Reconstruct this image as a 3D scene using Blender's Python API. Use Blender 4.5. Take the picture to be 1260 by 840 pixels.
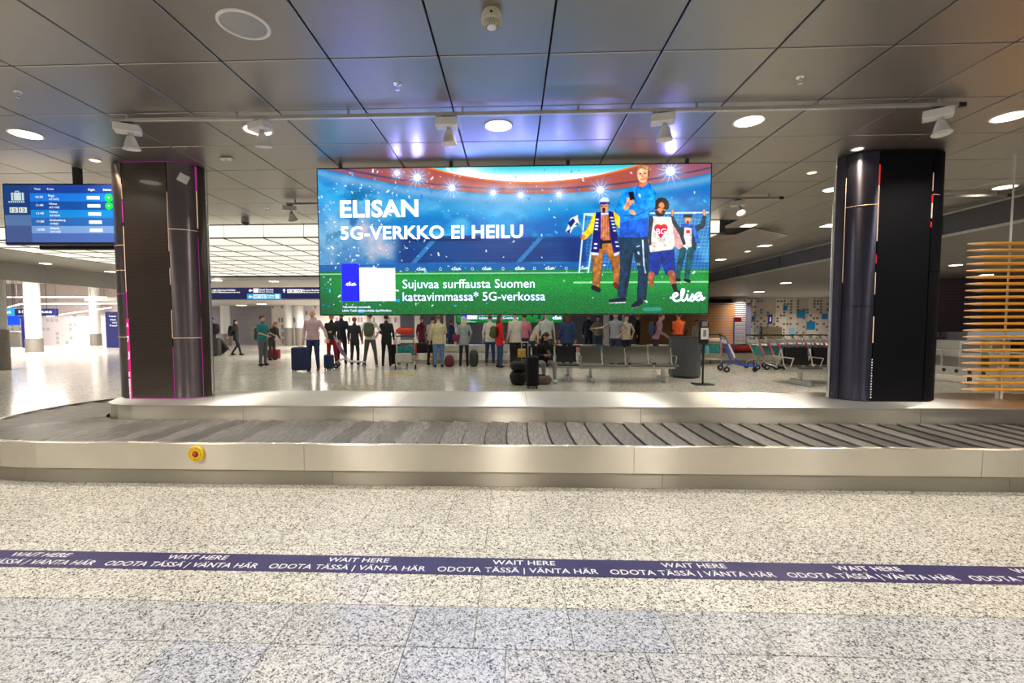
import bpy, math, random
import numpy as np
from mathutils import Vector, Matrix
for o in list(bpy.data.objects): bpy.data.objects.remove(o)
R_ = math.radians
S = bpy.context.scene
COL = S.collection
random.seed(7)
# ------------------------------------------------------------------ camera, world, exposure
EYE = Vector((0, 0, 1.45))
FOC, YAW, PIT, ROL, PX, PY = 571.44, .0371328, .0539110, -.00238715, 609.36, 426.59
_F = Vector((-math.sin(YAW), math.cos(YAW), 0)); _R = Vector((math.cos(YAW), math.sin(YAW), 0)); _U = Vector((0, 0, 1))
_F2 = _F*math.cos(PIT) - _U*math.sin(PIT); _U2 = _U*math.cos(PIT) + _F*math.sin(PIT)
_R3 = _R*math.cos(ROL) + _U2*math.sin(ROL); _U3 = -_R*math.sin(ROL) + _U2*math.cos(ROL)
cam = bpy.data.cameras.new('camera'); camo = bpy.data.objects.new('camera', cam); COL.objects.link(camo)
cam.sensor_width = 36; cam.lens = FOC*36/1260; cam.shift_x = (630-PX)/1260; cam.shift_y = (PY-420)/1260
cam.clip_start = .05; cam.clip_end = 200
camo.matrix_world = Matrix(((_R3.x, _U3.x, -_F2.x, 0), (_R3.y, _U3.y, -_F2.y, 0), (_R3.z, _U3.z, -_F2.z, EYE.z), (0, 0, 0, 1)))
S.camera = camo
S.view_settings.view_transform = 'Standard'; S.view_settings.look = 'None'
S.view_settings.gamma = 1; S.view_settings.exposure = 0.0; S.view_settings.use_curve_mapping = False
wd = bpy.data.worlds.new('hall ambience'); S.world = wd; wd.use_nodes = True
wd.node_tree.nodes['Background'].inputs[0].default_value = (.95, .93, .90, 1)
wd.node_tree.nodes['Background'].inputs[1].default_value = .22

def at(x, y, Y):
    d = _F2 + _R3*((x-PX)/FOC) + _U3*((PY-y)/FOC); return EYE + d*(Y/d.y)
def flr(x, y, Z=0.0):
    d = _F2 + _R3*((x-PX)/FOC) + _U3*((PY-y)/FOC); return EYE + d*((Z-1.45)/d.z)

CEIL = 3.364
def area_lamp(name, loc, power, size, color=(1, .93, .82), spread=140, sizey=None, rot=(0, 0, 0)):
    l = bpy.data.lights.new(name, 'AREA'); l.energy = power; l.color = color; l.size = size; l.spread = R_(spread)
    l.shape = 'DISK'
    if sizey: l.shape = 'RECTANGLE'; l.size_y = sizey
    o = bpy.data.objects.new(name, l); COL.objects.link(o); o.location = loc; o.rotation_euler = rot; return o
# downlight positions (three ceiling tiles apart)
DLX = [-9.736+2.4*i for i in range(8)]
DOWN = [(x, y) for y in (-5.0, -2.555, -.155, 2.245, 4.645, 7.045) for x in DLX if not (y == 7.045 and x < 4)]
for x, y in DOWN:
    area_lamp('downlight_lamp', (x, y, CEIL-.03), 25 if x < 5 else 20, .24)
# fill lights added to brighten the halls beyond, no fixtures
for x, y, p in ((-22, 20, 750), (-27, 25, 750), (-20, 12, 500), (-9, 20, 200), (-2, 23, 150), (4, 24, 60), (-17, 24, 260), (-11, 26.5, 300)):
    area_lamp('hall_fill_lamp', (x, y, 2.45 if x > -13 else 3.6), p, 3.0, (1, .93, .86), 170)
for x, y, p in ((14, 28.5, 130), (19, 29, 150), (10.5, 16, 22), (13, 12, 80)):  # spots washing the printed wall, then nearer fill lights added on the right
    area_lamp('hall_fill_lamp', (x, y, 2.85), p, .6, (1, .88, .72), 150)

# ------------------------------------------------------------------ materials
def nd(nt, t, **k):
    n = nt.nodes.new(t)
    for a, b in k.items(): setattr(n, a, b)
    return n
def mat(name, col, rough=.5, metal=0.0, emit=0.0, noise=0.0, nscale=8.0, bump=0.0, bscale=40.0, stretch=None, ecol=None, coat=0, alpha=1, trans=0):
    m = bpy.data.materials.new(name); m.use_nodes = True; nt = m.node_tree; b = nt.nodes['Principled BSDF']
    if emit > .5: ecol = ecol or col; col = tuple(x*.3 for x in col)
    c = (*col, 1)
    b.inputs['Base Color'].default_value = c; b.inputs['Roughness'].default_value = rough; b.inputs['Metallic'].default_value = metal
    b.inputs['Coat Weight'].default_value = coat
    if trans: b.inputs['Transmission Weight'].default_value = trans
    if emit:
        b.inputs['Emission Color'].default_value = (*(ecol or col), 1); b.inputs['Emission Strength'].default_value = emit
    tc = nd(nt, 'ShaderNodeTexCoord'); src = tc.outputs['Object']
    if stretch:
        mp = nd(nt, 'ShaderNodeMapping'); mp.inputs['Scale'].default_value = stretch
        nt.links.new(src, mp.inputs[0]); src = mp.outputs[0]
    nz = nd(nt, 'ShaderNodeTexNoise'); nz.inputs['Scale'].default_value = nscale; nz.inputs['Detail'].default_value = 4
    nt.links.new(src, nz.inputs['Vector'])
    n = noise or .06
    r = nd(nt, 'ShaderNodeValToRGB'); r.color_ramp.elements[0].position = .3; r.color_ramp.elements[1].position = .7
    r.color_ramp.elements[0].color = (*[x*(1-n) for x in col], 1); r.color_ramp.elements[1].color = (*[min(1, x*(1+n)) for x in col], 1)
    nt.links.new(nz.outputs[0], r.inputs[0]); nt.links.new(r.outputs[0], b.inputs['Base Color'])
    if bump:
        n2 = nd(nt, 'ShaderNodeTexNoise'); n2.inputs['Scale'].default_value = bscale; n2.inputs['Detail'].default_value = 3
        nt.links.new(src, n2.inputs['Vector'])
        bp = nd(nt, 'ShaderNodeBump'); bp.inputs['Strength'].default_value = bump; bp.inputs['Distance'].default_value = .01
        nt.links.new(n2.outputs[0], bp.inputs['Height']); nt.links.new(bp.outputs[0], b.inputs['Normal'])
    return m
def s2l(r, g, b): return tuple(((c/255)/12.92 if c/255 <= .04045 else ((c/255+.055)/1.055)**2.4) for c in (r, g, b))
def mathn(nt, op, a, b=None, c=None):
    n = nd(nt, 'ShaderNodeMath', operation=op)
    for i, v in enumerate((a, b, c)):
        if v is None: continue
        if isinstance(v, (int, float)): n.inputs[i].default_value = v
        else: nt.links.new(v, n.inputs[i])
    return n.outputs[0]
def granite(name, light, dark, rough, scale=150):
    m = bpy.data.materials.new(name); m.use_nodes = True; nt = m.node_tree; b = nt.nodes['Principled BSDF']
    geo = nd(nt, 'ShaderNodeNewGeometry')
    wob = nd(nt, 'ShaderNodeTexNoise'); wob.inputs['Scale'].default_value = scale*1.6; nt.links.new(geo.outputs['Position'], wob.inputs['Vector'])
    ad = nd(nt, 'ShaderNodeVectorMath', operation='MULTIPLY_ADD'); nt.links.new(wob.outputs['Color'], ad.inputs[0]); ad.inputs[1].default_value = (.006, .006, .006); nt.links.new(geo.outputs['Position'], ad.inputs[2])
    outs = []
    for sc_ in (scale, scale*.47):
        v_ = nd(nt, 'ShaderNodeTexVoronoi'); v_.inputs['Scale'].default_value = sc_; nt.links.new(ad.outputs[0], v_.inputs['Vector'])
        sp = nd(nt, 'ShaderNodeSeparateColor'); nt.links.new(v_.outputs['Color'], sp.inputs[0]); outs.append(sp.outputs[0])
    f_ = mathn(nt, 'ADD', mathn(nt, 'MULTIPLY', outs[0], .6), mathn(nt, 'MULTIPLY', outs[1], .4))
    r = nd(nt, 'ShaderNodeValToRGB'); e = r.color_ramp.elements
    mid = tuple((a*.62+d*.38) for a, d in zip(light, dark))
    e[0].position = .18; e[0].color = (*dark, 1); e[1].position = .72; e[1].color = (*light, 1)
    k = e.new(.42); k.color = (*mid, 1)
    nt.links.new(f_, r.inputs[0])
    n2 = nd(nt, 'ShaderNodeTexNoise'); n2.inputs['Scale'].default_value = 1.3; n2.inputs['Detail'].default_value = 2
    nt.links.new(geo.outputs['Position'], n2.inputs['Vector'])
    oi = nd(nt, 'ShaderNodeObjectInfo')
    v = mathn(nt, 'MULTIPLY_ADD', n2.outputs[0], .3, .84); v = mathn(nt, 'MULTIPLY_ADD', oi.outputs['Random'], .09, v)
    h = nd(nt, 'ShaderNodeHueSaturation'); nt.links.new(v, h.inputs['Value']); nt.links.new(r.outputs[0], h.inputs['Color'])
    nt.links.new(h.outputs[0], b.inputs['Base Color'])
    b.inputs['Roughness'].default_value = rough
    return m
def aniso(b, nt, axis, a):
    v = nd(nt, 'ShaderNodeCombineXYZ')
    for i in range(3): v.inputs[i].default_value = axis[i]
    nt.links.new(v.outputs[0], b.inputs['Tangent']); b.inputs['Anisotropic'].default_value = a
def steel(name, col, rough, st, axis=(0, 0, 1)):
    m = bpy.data.materials.new(name); m.use_nodes = True; nt = m.node_tree; b = nt.nodes['Principled BSDF']
    tc = nd(nt, 'ShaderNodeTexCoord'); mp = nd(nt, 'ShaderNodeMapping'); mp.inputs['Scale'].default_value = st
    nt.links.new(tc.outputs['Object'], mp.inputs[0])
    nz = nd(nt, 'ShaderNodeTexNoise'); nz.inputs['Scale'].default_value = 1; nz.inputs['Detail'].default_value = 5
    nt.links.new(mp.outputs[0], nz.inputs['Vector'])
    big = nd(nt, 'ShaderNodeTexNoise'); big.inputs['Scale'].default_value = 1.7; big.inputs['Detail'].default_value = 3
    nt.links.new(tc.outputs['Object'], big.inputs['Vector'])
    r = nd(nt, 'ShaderNodeValToRGB'); r.color_ramp.elements[0].color = (*[c*.86 for c in col], 1); r.color_ramp.elements[1].color = (*[min(1, c*1.1) for c in col], 1)
    nt.links.new(big.outputs[0], r.inputs[0]); nt.links.new(r.outputs[0], b.inputs['Base Color'])
    nt.links.new(mathn(nt, 'MULTIPLY_ADD', nz.outputs[0], .16, rough-.08), b.inputs['Roughness'])
    bp = nd(nt, 'ShaderNodeBump'); bp.inputs['Strength'].default_value = .10; bp.inputs['Distance'].default_value = .003; aniso(b, nt, axis, 1.0)
    nt.links.new(nz.outputs[0], bp.inputs['Height']); nt.links.new(bp.outputs[0], b.inputs['Normal'])
    b.inputs['Metallic'].default_value = 1
    return m
def dots(name, base, dot, sc, rough, metal=0.0, size=.28, coat=0.0):
    """small regular dots in offset rows (perforated or dotted panels); object coordinates"""
    m = bpy.data.materials.new(name); m.use_nodes = True; nt = m.node_tree; b = nt.nodes['Principled BSDF']
    tc = nd(nt, 'ShaderNodeTexCoord'); sp = nd(nt, 'ShaderNodeSeparateXYZ'); nt.links.new(tc.outputs['Object'], sp.inputs[0])
    hx = mathn(nt, 'MULTIPLY', sp.outputs[0], sc); vz = mathn(nt, 'MULTIPLY', mathn(nt, 'ADD', sp.outputs[2], sp.outputs[1]), sc)
    fl = mathn(nt, 'FLOOR', vz); off = mathn(nt, 'MULTIPLY', mathn(nt, 'MODULO', fl, 2.0), .5)
    fx = mathn(nt, 'SUBTRACT', mathn(nt, 'FRACT', mathn(nt, 'ADD', hx, off)), .5); fz = mathn(nt, 'SUBTRACT', mathn(nt, 'FRACT', vz), .5)
    d = mathn(nt, 'SQRT', mathn(nt, 'ADD', mathn(nt, 'MULTIPLY', fx, fx), mathn(nt, 'MULTIPLY', fz, fz)))
    k = mathn(nt, 'LESS_THAN', d, size)
    mx = nd(nt, 'ShaderNodeMixRGB'); mx.inputs[1].default_value = (*base, 1); mx.inputs[2].default_value = (*dot, 1)
    nt.links.new(k, mx.inputs[0]); nt.links.new(mx.outputs[0], b.inputs['Base Color'])
    b.inputs['Roughness'].default_value = rough; b.inputs['Metallic'].default_value = metal; b.inputs['Coat Weight'].default_value = coat
    return m
def pattern(name, base, sq, sx, sz, dens, tint):
    """printed wall: vertical streaks of little squares on a pale ground"""
    m = bpy.data.materials.new(name); m.use_nodes = True; nt = m.node_tree; b = nt.nodes['Principled BSDF']
    tc = nd(nt, 'ShaderNodeTexCoord'); sp = nd(nt, 'ShaderNodeSeparateXYZ'); nt.links.new(tc.outputs['Object'], sp.inputs[0])
    x = mathn(nt, 'MULTIPLY', sp.outputs[0], sx); z = mathn(nt, 'MULTIPLY', sp.outputs[2], sz)
    cx, cz = mathn(nt, 'FLOOR', x), mathn(nt, 'FLOOR', z)
    cb = nd(nt, 'ShaderNodeCombineXYZ'); nt.links.new(cx, cb.inputs[0]); nt.links.new(cz, cb.inputs[1])
    wn = nd(nt, 'ShaderNodeTexWhiteNoise', noise_dimensions='2D'); nt.links.new(cb.outputs[0], wn.inputs['Vector'])
    w1 = nd(nt, 'ShaderNodeTexWhiteNoise', noise_dimensions='1D'); nt.links.new(cx, w1.inputs['W'])
    w2 = nd(nt, 'ShaderNodeTexWhiteNoise', noise_dimensions='1D'); nt.links.new(mathn(nt, 'FLOOR', mathn(nt, 'MULTIPLY', x, .31)), w2.inputs['W'])
    th = mathn(nt, 'MULTIPLY_ADD', w1.outputs[0], dens, .05)
    on = mathn(nt, 'LESS_THAN', wn.outputs[0], th)
    ax = mathn(nt, 'ABSOLUTE', mathn(nt, 'SUBTRACT', mathn(nt, 'FRACT', x), .5)); az = mathn(nt, 'ABSOLUTE', mathn(nt, 'SUBTRACT', mathn(nt, 'FRACT', z), .5))
    ins = mathn(nt, 'LESS_THAN', mathn(nt, 'MAXIMUM', ax, az), .34)
    k = mathn(nt, 'MULTIPLY', on, ins)
    bs = nd(nt, 'ShaderNodeMixRGB'); bs.inputs[1].default_value = (*base, 1); bs.inputs[2].default_value = (*tint, 1); nt.links.new(w2.outputs[0], bs.inputs[0])
    mx = nd(nt, 'ShaderNodeMixRGB'); nt.links.new(bs.outputs[0], mx.inputs[1]); mx.inputs[2].default_value = (*sq, 1)
    nt.links.new(k, mx.inputs[0]); nt.links.new(mx.outputs[0], b.inputs['Base Color']); b.inputs['Roughness'].default_value = .45
    return m
M = {}
M['gr_warm'] = granite('warm speckled granite', (.75, .72, .64), (.03, .027, .023), .26, 190)
M['gr_grey'] = granite('grey speckled granite', (.60, .605, .61), (.035, .037, .044), .24, 200)
M['gr_bluerefl'] = granite('granite tinted with blue screen reflection', (.56, .58, .63), (.03, .036, .055), .24, 200)  # blue tint stands for the screen mirrored in the floor
M['gr_far'] = granite('polished hall floor', (.88, .85, .75), (.40, .37, .30), .15, 60)
M['grout'] = mat('grout', (.30, .28, .24), .8)
M['ctile'] = dots('perforated grey ceiling metal', (.46, .435, .41), (.33, .31, .29), 110, .41, .95)
M['plenum'] = mat('dark ceiling void', (.012, .012, .014), .9)
M['soffit'] = mat('painted soffit', (.40, .38, .36), .55)
M['soffit_d'] = mat('dark grey fascia panel', (.11, .11, .12), .4, .3)
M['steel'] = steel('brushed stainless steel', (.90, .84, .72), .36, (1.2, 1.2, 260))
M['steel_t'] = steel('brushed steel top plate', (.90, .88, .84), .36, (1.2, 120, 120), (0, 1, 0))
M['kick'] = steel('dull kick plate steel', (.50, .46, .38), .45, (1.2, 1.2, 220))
M['chrome'] = mat('polished metal', (.8, .8, .8), .15, 1)
M['alu'] = mat('satin aluminium', (.62, .61, .59), .35, .9)
def rubber():
    m = mat('worn dark rubber with painted sheen', (.16, .148, .138), .36, noise=.6, nscale=6, bump=.4, bscale=50, stretch=(9, 1.0, 1)); nt = m.node_tree; b = nt.nodes['Principled BSDF']  # colour streaks mix scuff wear with painted highlight streaks
    oi = nd(nt, 'ShaderNodeObjectInfo'); h = nd(nt, 'ShaderNodeHueSaturation'); src = b.inputs['Base Color'].links[0].from_socket
    nt.links.new(src, h.inputs['Color']); nt.links.new(mathn(nt, 'MULTIPLY_ADD', oi.outputs['Random'], .7, .65), h.inputs['Value']); nt.links.new(h.outputs[0], b.inputs['Base Color'])
    nt.links.new(mathn(nt, 'MULTIPLY_ADD', oi.outputs['Random'], .18, .26), b.inputs['Roughness']); return m
M['rubber'] = rubber()
M['rubber_e'] = mat('black rubber edge', (.02, .02, .02), .6)
M['black'] = mat('black plastic', (.012, .012, .014), .35)
M['blackgl'] = mat('black glass', (.004, .004, .006), .10)
M['white'] = mat('white enamel', (.78, .76, .72), .4)
M['cream'] = mat('cream plastic', (.66, .62, .45), .45)
M['dgrey'] = mat('dark grey metal', (.07, .07, .075), .4, .4)
M['mgrey'] = mat('mid grey panel', (.22, .22, .24), .5)
M['navy'] = mat('navy sign board', s2l(24, 28, 88), .4, emit=.35)
M['cyan'] = mat('cyan lit sign', s2l(40, 160, 215), .4, emit=.9)
M['sblue'] = mat('blue lit screen', s2l(20, 80, 230), .3, emit=.9)
M['lumi'] = mat('luminous ceiling panel', (1, .97, .86), .5, emit=.86)
M['lumi_f'] = mat('luminous ceiling upstand', (1, .94, .74), .5, emit=1.25)
M['lamp'] = mat('lit lamp lens', (1, .93, .75), .5, emit=7, noise=.2, nscale=40)
M['lampw'] = mat('warm lit lamp', (1, .72, .38), .5, emit=6)
M['line'] = mat('white light line', (1, .93, .90), .5, emit=2.2)
M['letter'] = mat('white lettering', (.85, .85, .85), .5, emit=.35)
M['letterlit'] = mat('lit white lettering', (1, 1, 1), .5, emit=1.0)
M['tape'] = mat('navy floor tape', s2l(50, 44, 92), .38, noise=.15, nscale=3)
M['tapetxt'] = mat('white tape print', (.80, .79, .80), .45)
M['yellow'] = mat('yellow plastic', s2l(250, 205, 10), .35)
M['red'] = mat('red plastic', s2l(200, 30, 20), .35)
M['ytape'] = mat('yellow floor tape', s2l(225, 205, 40), .5)
M['wood'] = mat('honey varnished pine', s2l(222, 158, 48), .35, noise=.22, nscale=3, stretch=(.6, 8, 8), coat=.2)
M['woodd'] = mat('brown timber slat', s2l(165, 115, 50), .5)
M['woodend'] = mat('pale sawn wood end', s2l(225, 180, 130), .5)
M['ledpanel'] = dots('dotted brown black display face', (.030, .018, .013), (.050, .034, .028), 22, .30, .0, .17, .3)
M['ledblack'] = mat('matt black display face', (.003, .003, .005), .6); M['ledblack'].node_tree.nodes['Principled BSDF'].inputs['Specular IOR Level'].default_value = .15
M['curved'] = mat('glossy curved display face', (.15, .125, .135), .34, .9)
M['curvedR'] = mat('glossy blue black display face', (.055, .055, .085), .34, .9)
for k_ in ('curved', 'curvedR'): aniso(M[k_].node_tree.nodes['Principled BSDF'], M[k_].node_tree, (0, 0, 1), .9)
M['pink'] = mat('lit magenta strip', (1, .02, .30), .4, emit=.6)
M['leakw'] = mat('lit pale seam', (.8, .55, .40), .4, emit=.4)
M['leakr'] = mat('lit red seam', (1, .02, .02), .4, emit=.6)
M['leakm'] = mat('lit purple seam', (.45, .02, .30), .4, emit=.45)
M['colw'] = mat('white painted column', (.66, .67, .66), .4)
M['colb'] = mat('grey column plinth', (.22, .20, .18), .4, .3)
M['purple'] = dots('purple hexagon panel', (.095, .055, .085), (.15, .095, .13), 9, .45, 0, .38)
M['patR'] = pattern('printed wall with dark squares', (.60, .57, .54), (.10, .085, .08), 4.6, 5.2, .62, (.34, .30, .29))
M['patL'] = pattern('printed white wall with pale squares', (.88, .82, .84), (.50, .55, .62), 3.2, 3.4, .38, (.80, .74, .80))
M['greyw'] = mat('grey blue wall panel', (.095, .10, .15), .5)
M['lilac'] = mat('lilac grey slatted wall', (.27, .25, .29), .5)
M['teal'] = mat('teal printed panel', s2l(10, 140, 140), .4, noise=.5, nscale=14)
M['cobalt'] = mat('blue painted tube', s2l(30, 80, 190), .35)
M['pinkad'] = mat('pink printed post', s2l(215, 70, 130), .4)
M['perf'] = dots('perforated grey seat metal', (.20, .195, .17), (.07, .07, .06), 70, .35, .7)
M['seatblk'] = mat('black seat pad', (.010, .010, .012), .4)
M['wtile'] = mat('blue wall tile', s2l(20, 110, 160), .4); M['wtile2'] = mat('pale blue wall tile', s2l(110, 160, 190), .4)
M['olive'] = mat('olive metal cabinet', (.12, .10, .05), .5)
M['glass'] = mat('smoked glass', (.05, .055, .06), .08, 0)
def paint(rgb, rough=.75):
    k = 'p%d_%d_%d' % rgb
    if k not in M: M[k] = mat('cloth %d %d %d' % rgb, s2l(*rgb), rough, noise=.15, nscale=12)
    return M[k]

# ------------------------------------------------------------------ mesh helpers
class MB:
    def __init__(s): s.v = []; s.f = []; s.m = []; s.mi = 0; s.T = Matrix.Identity(4)
    def add(s, vs, fs, mi=None):
        b = len(s.v); s.v += [tuple(s.T @ Vector(p)) for p in vs]; s.f += [tuple(b+i for i in f) for f in fs]
        s.m += [s.mi if mi is None else mi]*len(fs); return s
    def box(s, x0, x1, y0, y1, z0, z1, mi=None):
        vs = [(x, y, z) for x in (x0, x1) for y in (y0, y1) for z in (z0, z1)]
        return s.add(vs, [(0, 1, 3, 2), (4, 6, 7, 5), (0, 4, 5, 1), (2, 3, 7, 6), (0, 2, 6, 4), (1, 5, 7, 3)], mi)
    def cbox(s, c, d, ch=.004, mi=None):
        """box with chamfered edges"""
        hx, hy, hz = d[0]/2, d[1]/2, d[2]/2; ch = min(ch, hx*.9, hy*.9, hz*.9)
        vs = []
        for zz, e in ((-hz, ch), (-hz+ch, 0), (hz-ch, 0), (hz, ch)):
            for x, y in ((-hx+e+ch, -hy+e), (hx-e-ch, -hy+e), (hx-e, -hy+e+ch), (hx-e, hy-e-ch), (hx-e-ch, hy-e), (-hx+e+ch, hy-e), (-hx+e, hy-e-ch), (-hx+e, -hy+e+ch)):
                vs.append((c[0]+x, c[1]+y, c[2]+zz))
        fs = [tuple(range(7, -1, -1)), tuple(range(24, 32))]
        for k in range(3):
            for i in range(8): fs.append((k*8+i, k*8+(i+1) % 8, k*8+8+(i+1) % 8, k*8+8+i))
        return s.add(vs, fs, mi)
    def tube(s, pts, r, n=8, mi=None, r2=None):
        pts = [Vector(p) for p in pts]; L = len(pts); vs = []; up = None
        rs = r if isinstance(r, (list, tuple)) else [r]*L
        for i, p in enumerate(pts):
            t = (pts[min(i+1, L-1)] - pts[max(i-1, 0)]).normalized()
            if up is None: up = Vector((0, 0, 1)) if abs(t.z) < .9 else Vector((1, 0, 0))
            a = t.cross(up).normalized(); b = a.cross(t).normalized(); up = b
            for k in range(n):
                th = 2*math.pi*k/n; vs.append(p + a*(rs[i]*math.cos(th)) + b*((r2 or 1)*rs[i]*math.sin(th)))
        fs = [(i*n+k, i*n+(k+1) % n, (i+1)*n+(k+1) % n, (i+1)*n+k) for i in range(L-1) for k in range(n)]
        fs += [tuple(range(n-1, -1, -1)), tuple(range((L-1)*n, L*n))]
        return s.add(vs, fs, mi)
    def lathe(s, prof, n=24, c=(0, 0, 0), mi=None, axis='z'):
        vs = []; fs = []
        for r, z in prof:
            for k in range(n):
                a = 2*math.pi*k/n; p = (r*math.cos(a), r*math.sin(a), z)
                if axis == 'y': p = (p[0], p[2], p[1])
                if axis == 'x': p = (p[2], p[0], p[1])
                vs.append((c[0]+p[0], c[1]+p[1], c[2]+p[2]))
        L = len(prof)
        for i in range(L-1):
            for k in range(n): fs.append((i*n+k, i*n+(k+1) % n, (i+1)*n+(k+1) % n, (i+1)*n+k))
        fs += [tuple(range(n-1, -1, -1)), tuple(range((L-1)*n, L*n))]
        return s.add(vs, fs, mi)
    def prism(s, poly, z0, z1, mi=None):
        n = len(poly); vs = [(x, y, z0) for x, y in poly] + [(x, y, z1) for x, y in poly]
        fs = [tuple(range(n-1, -1, -1)), tuple(range(n, 2*n))] + [(i, (i+1) % n, n+(i+1) % n, n+i) for i in range(n)]
        return s.add(vs, fs, mi)
    def ell(s, c, r, n=12, m=8, mi=None):
        vs = []; fs = []
        for j in range(m+1):
            ph = math.pi*j/m
            for k in range(n):
                a = 2*math.pi*k/n; q = max(.02, math.sin(ph))
                vs.append((c[0]+r[0]*q*math.cos(a), c[1]+r[1]*q*math.sin(a), c[2]-r[2]*math.cos(ph)))
        for j in range(m):
            for k in range(n): fs.append((j*n+k, j*n+(k+1) % n, (j+1)*n+(k+1) % n, (j+1)*n+k))
        return s.add(vs, fs, mi)
    def mesh(s, name, mats, smooth=False):
        me = bpy.data.meshes.new(name); me.from_pydata(s.v, [], s.f)
        for m in (mats if isinstance(mats, (list, tuple)) else [mats]): me.materials.append(m)
        if any(s.m): me.polygons.foreach_set('material_index', s.m)
        me.validate(); 
        if smooth: sm(me)
        me.update(); return me
    def build(s, name, mats, parent=None, smooth=False, loc=None, rz=None):
        return obj(name, s.mesh(name, mats, smooth), parent, loc, rz)
def sm(me, ang=40):
    me.polygons.foreach_set('use_smooth', [True]*len(me.polygons))
    try: me.set_sharp_from_angle(angle=R_(ang))
    except Exception: pass
def obj(name, me, parent=None, loc=None, rz=None):
    o = bpy.data.objects.new(name, me); COL.objects.link(o); o.parent = parent
    if loc is not None: o.location = loc
    if rz is not None: o.rotation_euler = (0, 0, rz)
    return o
def tag(o, label=None, cat=None, group=None, kind=None):
    for k, v in (('label', label), ('category', cat), ('group', group), ('kind', kind)):
        if v: o[k] = v
    return o
def thing(name, label, cat, loc=(0, 0, 0), rz=0, group=None):
    o = bpy.data.objects.new(name, None); COL.objects.link(o); o.location = loc; o.rotation_euler = (0, 0, rz); o.empty_display_size = .2
    return tag(o, label, cat, group)
KIDS = {}
def copy_tree(o, loc=None, rz=None, label=None, group=None, parent=None, name=None):
    c = o.copy(); COL.objects.link(c)
    if parent: c.parent = parent
    for ch in [x for x in bpy.data.objects if x.parent == o]: copy_tree(ch, parent=c)
    if loc is not None: c.location = loc
    if rz is not None: c.rotation_euler = (0, 0, rz)
    if label: c['label'] = label
    if group: c['group'] = group
    return c
def struct(o): o['kind'] = 'structure'; return o

# text: curve -> mesh, fitted to width/cap height, lying in local XZ facing -Y (mode 'wall') or XY (mode 'floor')
_tc = {}
def text_mesh(body, w, h, matl, bold=0.0, mode='wall', left=True, shear=0.0, depth=0.0):
    cu = bpy.data.curves.new('lettering', 'FONT'); cu.body = body; cu.size = 1; cu.offset = bold; cu.resolution_u = 3; cu.shear = shear
    cu.extrude = depth; cu.space_character = 1.0 + bold*1.5
    t = bpy.data.objects.new('lettering_tmp', cu); COL.objects.link(t)
    dg = bpy.context.evaluated_depsgraph_get(); me = bpy.data.meshes.new_from_object(t.evaluated_get(dg))
    bpy.data.objects.remove(t); bpy.data.curves.remove(cu)
    n = len(me.vertices); a = np.empty(n*3, np.float32); me.vertices.foreach_get('co', a); a = a.reshape(-1, 3)
    x0, x1 = a[:, 0].min(), a[:, 0].max()
    sx = w/(x1-x0); sy = h/.73 if h else sx
    a[:, 0] = (a[:, 0]-x0)*sx - (0 if left else w/2); a[:, 1] *= sy
    if mode == 'wall':
        b = a.copy(); b[:, 1] = a[:, 2]*.0 ; b[:, 2] = a[:, 1]; a = b
    me.vertices.foreach_set('co', a.ravel()); me.materials.clear(); me.materials.append(matl); me.name = 'lettering'; me.update()
    return me
def letters(body, loc, w, h, matl, parent=None, bold=0.0, mode='wall', left=True, rz=None, name='lettering'):
    k = (body, w, h, matl.name, bold, mode, left)
    if k not in _tc: _tc[k] = text_mesh(body, w, h, matl, bold, mode, left)
    return obj(name, _tc[k], parent, loc, rz)

# ================================================================== THE SETTING
f = MB().box(-42, 34, -8, 46, -.30, -.012).build('floor', M['grout']); struct(f)
# far hall floor (polished, joints invisible) behind the belt, under it the joints go on as material
struct(MB().box(-42, 34, 7.25, 46, -.02, 0).build('floor_hall', M['gr_far']))
struct(MB().box(-42, -6.4, -2, 7.247, -.02, 0).build('floor_hall', M['gr_far']))
struct(MB().box(9.7, 34, -2, 7.247, -.02, 0).build('floor_hall', M['gr_far']))
struct(MB().box(-6.397, 9.697, -2, 1.692, -.02, 0).build('floor_front', M['gr_grey']))
# granite floor tiles in rows 30 cm deep, widths as laid
rng = random.Random(3)
rows = [(1.105, 1.395), (1.40, 1.69), (1.695, 1.985), (1.99, 2.285), (2.29, 2.60), (2.605, 2.90), (2.905, 3.2), (3.205, 3.50), (3.505, 3.80), (3.805, 4.20)]
tm = {}
for ri, (ya, yb) in list(enumerate(rows))[2:]:
    seq = [.61, .45, .61, .305, .45]; x = -6.39 - rng.random()*.0; k = ri*2
    while x < 9.3:
        w = seq[k % 5]; k += 1
        if ri == 3 and abs(x) < .4: w = .45
        x1 = min(x+w, 9.69)
        mk = 'gr_warm' if ri > 3 else 'gr_grey'
        if ri == 3 and -.55 < (x+x1)/2 < .75 or (ri < 3 and rng.random() < .25 and abs(x) < 2.5): mk = 'gr_bluerefl'  # bluer middle tiles: screen reflection put into the stone colour
        key = (round(x1-x, 3), round(yb-ya, 3), mk)
        if key not in tm:
            tm[key] = MB().cbox((key[0]/2-.001, key[1]/2, -.01), (key[0]-.003, key[1], .02), .0015).mesh('floor_tile', M[mk])
        obj('floor_tile', tm[key], f, (x, ya, rng.uniform(-.0003, .0003))); x = x1
struct(MB().box(-6.397, 9.697, 4.202, 7.247, -.02, 0).build('floor_hall', M['gr_far']))
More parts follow.
